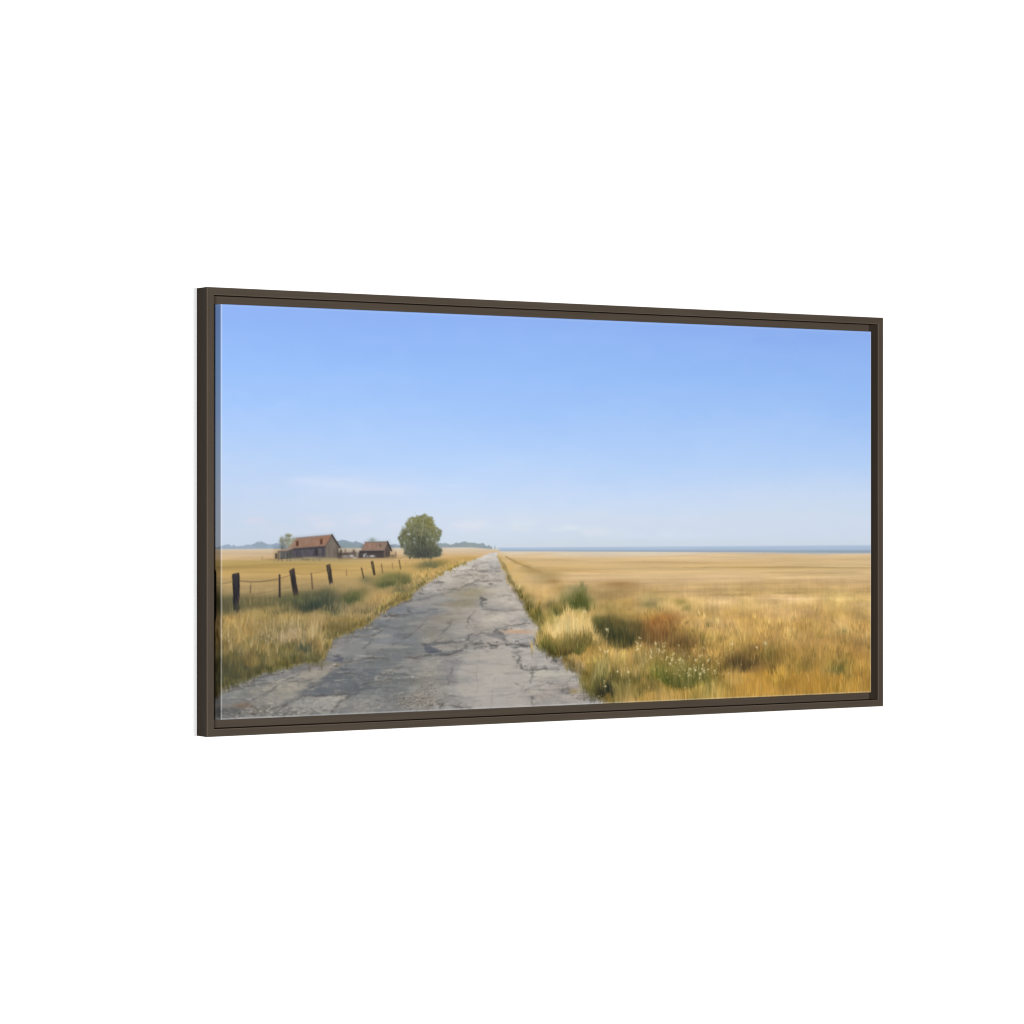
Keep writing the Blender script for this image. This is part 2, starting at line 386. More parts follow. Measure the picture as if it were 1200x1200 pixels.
blobs([((275.1, 362.4), (2.5, 3.4), (84, 70, 62), .7), ((235.2, 364.6), (2.0, 2.5), (206, 204, 202), 1), ((238.2, 362.4), (1.3, 1.8), (190, 188, 186), .8), ((240.7, 365.9), (1.9, 1.3), (176, 172, 170), .9), ((248.7, 365.5), (4.7, 1.4), (226, 224, 226), 1),
       ((248.0, 367.8), (3.8, 0.8), (130, 116, 100), .7), ((284.5, 365.5), (6.3, 2.1), (126, 104, 82), .9), ((289.1, 362.5), (1.3, 3.4), (104, 86, 70), .9), ((287.4, 367.6), (4.7, 1.0), (146, 122, 90), .7)])
line([(191.7, 369.3), (299.1, 368.9)], 1.8, (164, 138, 94), .6)

fm = poly_mask([(84.3, 372.1), (84.3, 349.7), (112.2, 349.9), (120.7, 335.0), (183.1, 331.5), (197.4, 353.0), (226.2, 355.7), (234.9, 343.1), (278.6, 342.0), (287.4, 358.6), (287.4, 371.4)], 4)[..., None]
fg = img.mean(-1, keepdims=True)
img = img * (1 - fm) + ((fg + (img - fg) * .86) * .93 - .012) * fm

# ---- big tree beside the road
tr_out = [(318.3, 305.4), (325.7, 303.6), (334.6, 303.3), (343.5, 304.6), (351.0, 306.9), (355.4, 312.2), (356.9, 318.0), (355.4, 321.9), (359.9, 323.2), (365.3, 325.7), (368.3, 330.9), (366.2, 338.6), (363.8, 339.9), (360.8, 343.7), (362.9, 351.5), (369.5, 358.0), (366.8, 364.4), (355.4, 367.4), (339.1, 369.0), (325.7, 368.1), (310.9, 365.5), (303.0, 361.3), (302.1, 353.6), (296.9, 351.1), (294.1, 343.4), (293.3, 336.5), (298.3, 328.1), (299.7, 322.5), (305.9, 321.2), (308.0, 314.1), (313.0, 309.0)]
tb = (330.2, 369.2)
tr_out = [(tb[0] + (p[0] - tb[0]) * .98, tb[1] + (p[1] - tb[1]) * .97) for p in tr_out]
tm = poly_mask(tr_out, 2.6, 2.6, 61)
holes = np.ones((PH, PW), np.float32)
for c, r in [((311.7, 333.2), (3.1, 1.4)), ((320.7, 339.4), (1.9, 1.2)), ((321.3, 345.8), (2.0, 1.7)), ((360.7, 327.7), (1.4, 2.6)), ((362.3, 334.1), (1.6, 1.3)), ((316.1, 312.8), (1.9, 3.1)), ((310.2, 325.6), (1.9, 2.1)),
             ((304.3, 347.3), (1.6, 2.4)), ((297.7, 338.9), (1.4, 1.3)), ((343.2, 341.1), (1.1, 1.8)), ((352.5, 339.8), (2.2, 1.3)), ((305.0, 352.4), (1.9, 2.6)), ((303.6, 323.0), (1.9, 1.3)), ((359.9, 346.3), (1.6, 3.1))]:
    d = ((xx - c[0]) / r[0]) ** 2 + ((yy - c[1]) / r[1]) ** 2
    holes *= 1 - .9 * np.exp(-d)
lay(tm * holes, (100, 106, 82), .84)
cA, cB = (293.3, 302.6), (368.9, 369.5)
for k in range(2400):
    u = rng.uniform(cA[0] - 2, cB[0] + 2); v = rng.uniform(cA[1] - 2, cB[1])
    iu, iv = int(u + M), int(v + M)
    if tm[iv, iu] * holes[iv, iu] < rng.uniform(.25, 1.0) and not (tm[iv, iu] > .02 and holes[iv, iu] > .6 and rng.uniform() < .12):
        continue
    h = (v - cA[1]) / (cB[1] - cA[1]); rt = (u - cA[0]) / (cB[0] - cA[0])
    base = np.array([np.interp(h, [0, .25, .5, .75, 1], z) for z in ((132, 118, 106, 90, 62), (130, 117, 107, 92, 66), (78, 76, 76, 72, 62))])
    base = base + np.array([24, 18, 6]) * max(0, rt - .62) * 1.8 * (h < .75)
    base = base + np.array([14, 6, -18]) * np.exp(-((rt - .8) / .15) ** 2 - ((h - .15) / .15) ** 2)
    base = base * (1 - .26 * np.exp(-((rt - .52) / .17) ** 2) * (h > .5))
    g = rng.choice([.68, .84, 1.0, 1.14, 1.36], p=[.2, .24, .28, .18, .1])
    blob((u, v), (rng.uniform(.8, 2.0), rng.uniform(.8, 1.9)), np.clip(base * (1 + (g - 1) * .8), 30, 230) * .92 + 10, .62)
for k in range(420):
    i = rng.integers(0, len(tr_out)); a0 = np.array(tr_out[i]); a1 = np.array(tr_out[(i + 1) % len(tr_out)])
    p = a0 + (a1 - a0) * rng.uniform(0, 1); cc = np.array((330.2, 338.5)); dr = (p - cc) / np.hypot(*(p - cc))
    p = p + dr * rng.normal(-2.2, 2.4)
    h = np.clip((p[1] - cA[1]) / (cB[1] - cA[1]), 0, 1)
    if h > .93:
        continue
    blob(p, (rng.uniform(.7, 1.6), rng.uniform(.7, 1.5)), (142 - 50 * h, 140 - 42 * h, 98 - 10 * h), rng.uniform(.15, .55))
for c, r in [((311.7, 333.2), (3.1, 1.4)), ((320.7, 339.4), (1.9, 1.0)), ((321.3, 345.8), (1.7, 1.4)), ((360.7, 327.7), (1.3, 2.4)), ((316.1, 312.8), (1.6, 2.6)), ((304.3, 347.3), (1.6, 2.1)), ((343.2, 341.1), (0.9, 1.6)), ((352.5, 339.8), (1.7, 1.0)), ((303.6, 323.6), (2.2, 1.3)), ((359.9, 346.3), (1.3, 2.6))]:
    for k in range(4):
        blob((c[0] + rng.normal(0, r[0] * .5), c[1] + rng.normal(0, r[1] * .5)), (r[0] * .55, r[1] * .6), (172, 180, 176), .38)
line([(337.0, 310.3), (336.1, 323.1), (333.1, 338.5)], 1.5, (166, 164, 136), .5)
line([(342.9, 346.2), (344.1, 338.5)], 1.4, (172, 170, 150), .5)
line([(333.1, 338.5), (331.1, 351.3)], 1.4, (130, 130, 108), .5)
for k in range(16):
    u0 = (316.8 + k * 2.36, 351.3)
    line([(u0[0], u0[1] + rng.uniform(-30, 0)), (u0[0] + rng.uniform(-2, 2), u0[1] + rng.uniform(2, 14))], 1.2, (78, 82, 70), .35)
blobs([((333.1, 365.4), (15.7, 3.4), (62, 66, 64), .7), ((336.1, 359.0), (12.6, 5.2), (70, 76, 70), .5), ((364.4, 359.2), (3.8, 4.7), (76, 86, 66), .6), ((313.9, 366.0), (12.6, 1.6), (112, 110, 78), .6)])
line([(348.9, 359.1), (348.9, 377.1)], 1.2, (90, 86, 66), .7)

# ---- the road
road = [(-93.0, 652.4), (-31.2, 576.9), (0.1, 550.9), (22.0, 543.0), (50.9, 535.2), (70.3, 529.0), (103.8, 524.3), (129.1, 521.3), (154.6, 518.9), (168.8, 508.6), (174.5, 497.4), (170.3, 487.9), (191.7, 481.4), (211.8, 474.3), (232.0, 467.2), (255.2, 455.6), (269.8, 443.8), (293.3, 435.2), (315.4, 427.9), (318.3, 417.7), (337.6, 408.4), (355.4, 399.6), (376.4, 390.2), (403.5, 379.5), (423.1, 372.9), (439.8, 366.8), (455.1, 363.0), (464.3, 362.0), (468.9, 362.0), (465.8, 365.9), (468.9, 373.0), (475.8, 383.5), (482.7, 394.0), (485.8, 403.2), (491.9, 411.1), (501.2, 420.4), (508.9, 429.7), (516.7, 439.0), (519.8, 448.2), (527.6, 460.1), (540.0, 469.6), (547.0, 480.3), (543.1, 497.3), (551.0, 509.3), (566.6, 517.6), (585.5, 523.4), (601.3, 537.0), (618.7, 548.1), (626.7, 560.3), (631.5, 573.8), (649.0, 585.0), (671.5, 592.4), (687.6, 605.0), (765.9, 684.8)]
rm = poly_mask(road, 1.6, 2.4, 71)
rrow = np.array([362.4, 378.0, 417.0, 456.0, 508.1, 612.1])
rcol = np.array([(200, 193, 184), (190, 184, 175), (188, 179, 168), (180, 173, 164), (174, 168, 161), (172, 166, 160)]) / 255.0
rc = np.stack([np.interp(yy, rrow, rcol[:, q]) for q in range(3)], -1).astype(np.float32)
rc *= (1 + 0.06 * noise(80, 11, 72, 4) + 0.03 * noise(14, 4, 73, 3) + 0.02 * noise(3, 2, 74, 2))[..., None]
rc *= (1 + np.stack([0.012 * noise(60, 20, 75, 3), 0 * xx, -0.014 * noise(60, 20, 75, 3)], -1))
lay(rm, rc)
keep = img.copy()
lay(rm * (1 - smooth(313.9, 479.6, xx + (yy - 479.7) * .15)) * smooth(392.4, 443.8, yy), (130, 130, 128), .66)
blobs([  # broad worn and patched areas
    ((299.1, 481.3), (94.2, 21.0), (143, 143, 140), .8), ((240.7, 502.8), (62.8, 23.6), (146, 143, 138), .85), ((269.8, 541.7), (78.5, 34.1), (135, 135, 131), .9), ((197.4, 577.4), (78.5, 23.6), (150, 147, 140), .75),
    ((98.2, 549.1), (69.1, 18.3), (150, 147, 140), .85), ((42.6, 562.2), (53.4, 15.7), (142, 140, 132), .85), ((56.5, 584.9), (78.5, 11.8), (146, 142, 134), .8), ((119.3, 557.2), (31.4, 9.2), (160, 153, 139), .8),
    ((176.0, 486.1), (31.4, 7.9), (157, 150, 143), .7), ((197.4, 498.0), (22.0, 7.9), (160, 153, 146), .6), ((161.7, 528.5), (31.4, 7.9), (155, 146, 138), .7), ((147.5, 538.1), (28.3, 7.9), (158, 148, 138), .7),
    ((343.5, 447.6), (50.2, 10.5), (146, 146, 145), .75), ((299.1, 448.1), (37.7, 7.9), (143, 144, 146), .75), ((411.0, 429.4), (31.4, 10.5), (158, 150, 134), .75), ((388.4, 444.6), (28.3, 9.2), (160, 151, 136), .7),
    ((426.2, 419.3), (18.8, 6.6), (160, 152, 136), .6), ((351.0, 473.5), (40.8, 10.5), (152, 147, 140), .7), ((365.9, 495.7), (25.1, 10.5), (170, 160, 145), .5), ((321.3, 428.0), (18.8, 6.6), (158, 155, 152), .5), ((479.6, 430.5), (22.0, 13.1), (184, 174, 164), .5),
    ((358.4, 464.6), (22.0, 10.5), (156, 148, 140), .5), ((321.3, 549.7), (15.7, 21.0), (138, 137, 130), .6), ((343.5, 556.8), (25.1, 28.8), (158, 148, 134), .6), ((328.7, 584.5), (40.8, 13.1), (172, 158, 140), .7), ((351.0, 531.3), (22.0, 13.1), (160, 154, 144), .6),
    ((433.8, 546.6), (40.8, 28.8), (172, 164, 157), .6), ((471.9, 528.2), (34.5, 18.3), (172, 166, 158), .6), ((441.4, 591.0), (47.1, 10.5), (168, 159, 154), .6), ((557.2, 552.9), (26.7, 7.9), (190, 184, 170), .9), ((522.9, 562.4), (47.1, 18.3), (170, 166, 158), .6),
    ((513.6, 484.2), (25.1, 2.9), (188, 160, 138), .9), ((495.0, 482.4), (15.7, 2.1), (186, 154, 126), .7), ((516.7, 494.0), (31.4, 3.9), (164, 160, 160), .6), ((551.0, 529.0), (22.0, 5.2), (178, 172, 166), .6), ((620.3, 589.3), (37.7, 6.6), (170, 160, 152), .7),
    ((510.5, 472.9), (22.0, 2.6), (178, 170, 166), .7), ((411.0, 457.9), (62.8, 13.1), (172, 162, 150), .35), ((479.6, 589.7), (18.8, 10.5), (160, 158, 152), .6), ((343.5, 382.2), (0.0, 0.0) if False else (12.6, 2.6), (182, 178, 172), .4)])
blobs([((421.6, 421.8), (31.4, 7.9), (156, 147, 124), .7), ((400.4, 437.0), (31.4, 9.2), (154, 144, 124), .75), ((376.4, 457.3), (28.3, 10.5), (156, 146, 130), .6), ((351.0, 486.3), (18.8, 13.1), (160, 149, 132), .5),
       ((495.0, 417.7), (18.8, 26.2), (190, 180, 170), .45), ((479.6, 534.9), (62.8, 31.4), (178, 171, 163), .5), ((433.8, 475.2), (47.1, 10.5), (178, 168, 155), .4),
       ((343.5, 448.9), (40.8, 6.6), (138, 140, 143), .6), ((277.1, 484.6), (47.1, 13.1), (134, 136, 136), .6), ((240.7, 521.8), (31.4, 7.9), (132, 132, 130), .5), ((284.5, 523.0), (40.8, 15.7), (130, 131, 129), .55), ((291.8, 574.3), (34.5, 18.3), (128, 128, 126), .5),
       ((98.2, 561.5), (40.8, 9.2), (164, 158, 144), .6), ((154.6, 578.4), (37.7, 9.2), (164, 161, 152), .6), ((70.3, 543.2), (28.3, 5.2), (152, 150, 144), .5), ((157.5, 538.4), (25.1, 6.6), (164, 153, 141), .6), ((42.6, 565.9), (34.5, 6.6), (146, 145, 136), .5),
       ((186.0, 482.6), (25.1, 2.1), (112, 112, 110), .5), ((248.0, 469.5), (15.7, 1.8), (104, 106, 104), .6), ((281.5, 455.4), (15.7, 1.6), (98, 98, 98), .6), ((308.0, 432.9), (15.7, 1.6), (110, 108, 104), .5), ((214.7, 476.9), (22.0, 2.6), (122, 124, 124), .5)])
# dark wet looking patches
shape([(141.9, 550.4), (147.5, 560.6), (141.9, 570.5), (129.1, 573.2), (157.5, 571.0), (180.2, 568.6), (200.3, 569.3), (211.8, 572.2), (226.2, 569.5), (234.9, 561.0), (252.3, 553.9), (264.0, 544.1), (261.1, 536.4), (240.7, 533.9), (211.8, 533.7), (194.6, 530.7), (183.1, 539.1), (166.0, 547.4), (151.8, 553.3)], (117, 119, 119), 3.0, .85, 4, 81)
for _ in range(70):
    u, v = rng.normal(0, 1, 2); c_ = (208.9, 552.5)
    line([(c_[0] + u * 38 - 12, c_[1] + v * 11), (c_[0] + u * 38 + 12, c_[1] + v * 11 + rng.normal(0, 1))], rng.uniform(1, 3), [(134, 134, 131), (100, 104, 107), (124, 126, 126)][rng.integers(3)], .3)
blobs([((157.5, 566.0), (18.8, 5.2), (104, 108, 116), .7), ((137.6, 561.6), (6.3, 3.4), (90, 92, 98), .7), ((226.2, 543.0), (31.4, 7.9), (118, 121, 121), .5), ((208.9, 562.6), (22.0, 5.2), (114, 118, 120), .5), ((243.6, 553.6), (12.6, 6.6), (112, 114, 114), .6), ((190.3, 545.7), (15.7, 7.9), (118, 118, 116), .5), ((221.9, 556.7), (4.7, 6.6), (94, 98, 100), .6)])
shape([(153.2, 516.3), (168.8, 514.8), (190.3, 513.5), (200.3, 514.4), (197.4, 520.7), (180.2, 522.1), (168.8, 518.6)], (108, 108, 117), 2, .8, 2, 82)
shape([(336.1, 498.2), (348.0, 497.8), (352.5, 503.1), (370.4, 509.9), (391.4, 509.2), (406.5, 506.3), (408.0, 509.6), (392.9, 514.9), (371.9, 516.4), (349.5, 515.1), (340.6, 510.5)], (107, 109, 115), 1.8, .9, 1.6, 83)
shape([(343.5, 497.2), (365.9, 495.0), (388.4, 496.2), (385.4, 498.7), (365.9, 499.5), (351.0, 500.5)], (118, 118, 122), 1.6, .8, 1.5, 84)
shape([(355.4, 502.6), (373.4, 499.7), (397.4, 500.3), (408.0, 503.1), (394.4, 508.0), (373.4, 508.1)], (164, 157, 146), 1.4, .8, 1.5)
shape([(442.9, 485.2), (461.2, 484.4), (479.6, 485.3), (482.7, 493.2), (481.2, 497.8), (470.4, 492.9), (455.1, 489.3)], (122, 121, 124), 2, .75, 1.8, 85)
shape([(421.6, 486.6), (433.8, 485.0), (449.0, 488.5), (464.3, 495.4), (449.0, 498.9), (424.6, 497.1)], (160, 153, 147), 1.6, .7, 1.6)
blobs([((316.8, 448.9), (28.3, 3.9), (126, 128, 134), .7), ((343.5, 446.4), (25.1, 3.9), (134, 136, 138), .6), ((310.9, 447.0), (3.1, 3.1), (104, 106, 114), .7), ((284.5, 449.1), (18.8, 3.9), (140, 142, 144), .6), ((373.4, 432.7), (28.3, 3.4), (146, 146, 146), .7), ((351.0, 428.5), (18.8, 2.6), (140, 140, 140), .5),
       ((438.3, 440.3), (4.7, 4.5), (138, 140, 140), .8), ((441.4, 432.5), (6.3, 1.8), (150, 146, 142), .8), ((436.8, 527.2), (31.4, 18.3), (170, 162, 154), .3), ((272.7, 461.6), (22.0, 6.6), (140, 141, 142), .6), ((250.9, 473.9), (28.3, 3.9), (136, 138, 140), .7),
       ((233.5, 481.1), (25.1, 3.3), (124, 128, 126), .7), ((208.9, 484.4), (18.8, 2.6), (132, 130, 128), .6), ((264.0, 470.4), (9.4, 3.9), (120, 124, 122), .6), ((250.9, 492.9), (18.8, 5.2), (138, 136, 140), .6), ((299.1, 491.5), (18.8, 3.9), (146, 144, 146), .4)])
for _ in range(900):                                   # thin horizontal brush marks along the worn surface
    u, v = scatter(rm * smooth(365.0, 430.0, yy), 1)
    c = sample(u, v)[0] * 255
    dpt = float(smooth(362.4, 612.1, np.array([v[0]]))[0])
    ln = rng.uniform(5, 22) * (.5 + dpt); g = rng.choice([.86, .92, .95, 1.05, 1.08, 1.13])
    line([(u[0] - ln, v[0]), (u[0], v[0] + rng.uniform(-.8, .8)), (u[0] + ln, v[0] + rng.uniform(-1.2, 1.2))], rng.uniform(.8, 2.6) * (.5 + dpt * .7), np.clip(c * g, 0, 250), .13, 0, False)
grain = noise(2.2, 1.4, 76, 2) * (.35 + .65 * smooth(417.0, 560.1, yy))
img *= (1 + .022 * grain)[..., None]
mid = np.array([.60, .585, .56], np.float32)
img = mid + (img - mid) * 1.32 - .03
img *= (1 + .05 * noise(30, 9, 77, 4) + .03 * noise(7, 3.2, 78, 3))[..., None]
cool = (1 - smooth(299.1, 495.0, xx))[..., None] * smooth(384.5, 456.0, yy)[..., None]
img *= 1 - cool * np.array([.075, .06, .035], np.float32)
m3 = rm[..., None]
img[:] = img * m3 + keep * (1 - m3)
CR = (84, 80, 77)


def crack(pts, w, col, a):
    """a broken, wandering line: short dabs of changing width and strength"""
    P = [np.array(q, float) for q in pts]
    off = 0.0
    k = 0
    ph = rng.uniform(0, 6.28)
    for i in range(len(P) - 1):
        n = max(int(np.hypot(*(P[i + 1] - P[i])) / 1.3), 1)
        for j in range(n):
            q = P[i] + (P[i + 1] - P[i]) * j / n
            off = off * .9 + rng.normal(0, .45)
            k += 1
            g = .55 + .45 * np.sin(ph + k * .23) * np.sin(ph * 2 + k * .071)
            st = a * np.clip(g + rng.normal(0, .18), .08, 1)
            blob((q[0], q[1] + off), (w * rng.uniform(.5, .95) + .5, w * rng.uniform(.3, .6) * (.5 + g * .7) + .35), col, st * .8)


edge_soft = 0 * rm
cracks = [
    # far cross cracks
    ([(403.5, 389.5), (421.6, 388.1), (442.9, 388.9), (461.2, 389.9), (473.5, 388.9)], 1.8, .6), ([(427.7, 377.8), (452.0, 378.6)], 1.3, .35), ([(385.4, 398.1), (411.0, 395.8), (433.8, 397.3), (452.0, 397.6)], 1.4, .4), ([(411.0, 410.5), (433.8, 404.6), (458.2, 404.7), (476.6, 405.7)], 1.8, .6), ([(361.4, 416.8), (391.4, 415.7), (397.4, 418.1), (415.6, 411.4)], 1.6, .55), ([(426.2, 410.2), (436.8, 410.6)], 1.8, .5),
    ([(453.6, 410.3), (459.7, 410.1)], 2.2, .6), ([(467.3, 427.5), (482.7, 426.6), (495.0, 426.8)], 1.6, .5), ([(352.5, 406.2), (362.9, 405.0), (373.4, 405.7)], 2, .6), ([(436.8, 431.1), (447.5, 432.6), (438.3, 437.7), (441.4, 444.2), (449.0, 446.2)], 2.4, .7), ([(442.9, 448.1), (464.3, 449.3), (495.0, 450.9), (510.5, 449.9)], 1.4, .5), ([(488.9, 433.3), (493.5, 433.9)], 2.4, .6), ([(388.4, 387.8), (403.5, 389.2)], 1.4, .4),
    ([(427.7, 379.1), (415.6, 390.7), (426.2, 398.6), (403.5, 408.6)], 1.3, .3), ([(319.8, 422.4), (328.7, 421.2), (339.1, 421.9)], 2, .6), ([(290.3, 434.4), (305.0, 432.6), (316.8, 433.6)], 2.2, .7), ([(322.8, 431.9), (343.5, 430.4), (356.9, 426.0), (388.4, 418.8)], 1.5, .4),
    # centre
    ([(427.7, 450.5), (418.6, 458.1), (414.0, 465.7), (418.6, 472.3), (430.7, 473.9)], 2, .5), ([(386.9, 463.4), (383.9, 470.3), (379.4, 475.4), (370.4, 482.9), (364.4, 485.3)], 1.7, .5), ([(379.4, 467.6), (385.4, 468.5)], 2.4, .5), ([(334.6, 498.8), (358.4, 496.8), (388.4, 496.7), (406.5, 497.9), (415.6, 493.0), (417.1, 486.5), (423.1, 484.6), (441.4, 485.0), (464.3, 485.0), (476.6, 485.8)], 2.4, .6),
    ([(313.9, 517.5), (336.1, 515.5), (365.9, 515.8), (388.4, 515.6), (405.0, 509.0), (415.6, 504.1), (421.6, 502.7), (433.8, 502.5)], 2.8, .75), ([(433.8, 501.7), (449.0, 500.8), (464.3, 503.2), (479.6, 500.2), (495.0, 502.7), (513.6, 504.4), (532.2, 506.2)], 3, .85), ([(452.0, 502.9), (467.3, 504.6)], 3, .5), ([(461.2, 483.6), (473.5, 480.5), (485.8, 476.3), (498.1, 474.2), (507.4, 472.3), (529.1, 471.5)], 2, .75), ([(473.5, 484.7), (476.6, 491.8), (485.8, 498.5)], 2.6, .6),
    ([(499.7, 505.4), (504.3, 512.1), (502.8, 517.3), (508.9, 521.3), (504.3, 529.1), (510.5, 537.1), (513.6, 540.6), (532.2, 543.5), (557.2, 542.4), (580.8, 542.3)], 2, .7), ([(510.5, 533.2), (512.0, 539.8)], 4, .55), ([(532.2, 543.0), (531.6, 550.8), (527.6, 558.6), (528.2, 562.5)], 2.6, .6), ([(518.2, 572.7), (557.2, 564.0), (582.3, 564.2), (614.0, 563.4)], 1.5, .5), ([(510.5, 572.5), (557.2, 575.3), (591.8, 575.9)], 1.4, .35), ([(585.5, 576.0), (601.3, 575.7)], 2.4, .7), ([(593.4, 580.5), (602.9, 580.3)], 2.6, .5),
    ([(530.7, 582.3), (532.2, 587.6), (529.1, 591.5), (533.8, 600.8)], 2.2, .55), ([(495.0, 521.0), (501.2, 522.4)], 2, .4), ([(498.1, 561.6), (507.4, 564.5)], 2.4, .35), ([(479.6, 548.0), (501.2, 547.3)], 1.2, .35), ([(456.6, 583.7), (495.0, 577.2)], 1.2, .2), ([(529.1, 524.5), (557.2, 523.9), (572.9, 521.7)], 1.3, .3),
    ([(386.9, 538.8), (386.0, 542.6), (379.4, 546.3), (377.9, 551.4), (382.4, 556.7), (379.4, 561.8)], 2, .65), ([(382.4, 556.7), (397.4, 558.4)], 1.2, .35), ([(388.4, 523.3), (391.4, 529.9), (386.9, 540.0)], 1.4, .3), ([(361.4, 588.2), (368.9, 592.3), (382.4, 592.8), (403.5, 596.1), (421.6, 596.8)], 2.4, .75), ([(364.4, 588.3), (371.9, 591.9)], 4, .7), ([(373.4, 575.7), (377.9, 576.4)], 3.6, .9), ([(380.9, 577.3), (389.9, 577.6), (405.0, 580.2)], 1.7, .55), ([(348.0, 590.3), (354.0, 590.5)], 3, .7),
    ([(398.9, 515.8), (391.4, 519.5), (397.4, 527.4)], 1.4, .35), ([(305.0, 516.7), (319.8, 516.8), (328.7, 516.1)], 2.6, .6),
    # left lane
    ([(269.8, 456.0), (281.5, 455.4), (294.7, 455.2)], 3, .85), ([(294.7, 455.7), (313.9, 452.2), (336.1, 450.6), (361.4, 446.7)], 1.8, .5), ([(310.9, 445.8), (313.9, 451.5)], 3, .5), ([(343.5, 459.2), (339.1, 465.5), (327.2, 474.2), (316.8, 480.4), (305.0, 486.6), (296.2, 495.3), (281.5, 501.3)], 2, .5), ([(272.7, 474.4), (287.4, 472.9), (310.9, 472.6)], 1.3, .45), ([(232.0, 469.7), (243.6, 468.7), (261.1, 469.8)], 2.8, .65), ([(275.7, 468.1), (266.9, 475.5), (255.2, 482.9), (246.5, 487.7), (243.6, 495.3), (232.0, 502.6)], 2.2, .45),
    ([(206.0, 483.8), (223.3, 483.9), (243.6, 483.9), (255.2, 480.3)], 2.2, .6), ([(226.2, 475.1), (240.7, 474.9), (264.0, 473.4)], 1.6, .5), ([(176.0, 488.1), (197.4, 486.6), (226.2, 484.7)], 2, .35), ([(153.2, 516.9), (168.8, 516.9), (183.1, 514.0), (194.6, 512.3)], 3, .65), ([(194.6, 522.8), (208.9, 521.5), (226.2, 518.9), (233.5, 518.3)], 2, .6), ([(239.3, 517.5), (246.5, 516.2), (255.2, 518.4), (269.8, 517.6), (280.1, 517.3)], 2.8, .6), ([(266.9, 503.5), (255.2, 512.1), (240.7, 516.8)], 2, .35), ([(310.9, 517.4), (328.7, 517.6)], 2, .5),
    ([(0.1, 555.3), (12.4, 556.2), (23.4, 554.6), (34.4, 548.3), (45.4, 543.0), (59.2, 539.7), (73.1, 537.6), (92.6, 535.9)], 3.4, .6), ([(37.1, 554.6), (50.9, 553.0), (70.3, 551.9), (87.0, 549.5)], 2.2, .45), ([(126.3, 537.4), (109.4, 543.2), (95.4, 549.0), (84.3, 557.3), (70.3, 564.3), (56.5, 571.3), (39.9, 576.9)], 2.6, .5), ([(98.2, 546.6), (115.1, 547.6), (134.8, 547.7), (148.9, 546.4)], 2, .5), ([(105.2, 529.3), (129.1, 530.0), (151.8, 527.7), (166.0, 526.1)], 2.2, .4), ([(39.9, 578.1), (56.5, 584.9), (73.1, 584.3), (87.0, 587.3), (101.0, 584.0), (106.6, 583.5)], 4, .7), ([(73.1, 585.5), (89.8, 587.9)], 4, .5),
    ([(103.8, 580.4), (112.2, 576.9), (126.3, 571.2), (132.0, 568.9)], 2.4, .55), ([(132.0, 568.9), (154.6, 570.4), (180.2, 568.7), (200.3, 568.2), (211.8, 572.1)], 3, .7), ([(200.3, 577.5), (191.7, 584.8), (183.1, 590.7), (177.4, 594.3)], 4, .5), ([(211.8, 571.6), (203.2, 577.6)], 3, .5), ([(232.0, 555.8), (240.7, 554.8), (249.4, 553.8)], 3, .7), ([(200.3, 539.1), (217.6, 539.4), (233.5, 538.1)], 2.4, .55), ([(269.8, 576.1), (278.6, 576.4)], 3, .5), ([(255.2, 580.7), (269.8, 580.7)], 2.4, .4),
    ([(143.3, 559.2), (151.8, 553.3), (163.1, 548.6)], 3, .5), ([(261.1, 542.7), (278.6, 539.4), (287.4, 534.6), (302.1, 529.9)], 3, .3), ([(4.2, 573.2), (28.8, 569.1), (45.4, 566.0)], 1.6, .25), ([(30.2, 571.6), (42.6, 574.5)], 2, .3)]
# broad slabs and the dark repair, edges crisp
shape([(42.6, 562.2), (70.3, 551.9), (98.2, 541.6), (129.1, 536.3), (160.3, 529.7), (186.0, 527.9), (174.5, 537.6), (157.5, 547.2), (141.9, 554.2), (129.1, 563.8), (109.4, 573.1), (87.0, 579.8), (56.5, 575.0)], (162, 154, 139), 2.5, .6, 3, 401)
shape([(129.1, 573.8), (157.5, 571.7), (186.0, 570.7), (203.2, 573.8), (191.7, 584.8), (177.4, 596.8), (119.3, 597.2), (109.4, 584.3)], (166, 163, 154), 2, .6, 3, 402)
shape([(219.0, 578.1), (255.2, 573.0), (272.7, 577.4), (255.2, 599.7), (204.6, 600.4)], (150, 147, 140), 3, .45, 3, 404)
shape([(141.9, 551.7), (144.7, 560.5), (129.1, 572.5), (157.5, 569.7), (180.2, 567.5), (200.3, 568.2), (213.2, 571.6), (227.7, 565.8), (240.7, 558.6), (255.2, 551.4), (264.0, 540.3), (240.7, 535.8), (211.8, 534.9), (194.6, 531.9), (177.4, 541.5), (157.5, 549.7)], (106, 109, 112), 1.8, .5, 4, 403)
shape([(415.6, 520.2), (456.6, 510.8), (495.0, 514.4), (507.4, 540.9), (522.9, 562.4), (526.0, 601.9), (411.0, 600.3), (391.4, 558.3), (400.4, 535.3)], (178, 171, 163), 6, .55, 4, 405)
shape([(513.6, 543.7), (557.2, 544.4), (601.3, 547.6), (620.3, 560.1), (572.9, 562.6), (529.1, 562.6)], (190, 184, 170), 3, .6, 3, 406)
shape([(197.4, 504.3), (233.5, 490.0), (266.9, 475.5), (296.2, 476.1), (281.5, 493.7), (255.2, 513.4), (214.7, 517.3)], (140, 141, 140), 5, .5, 4, 407)
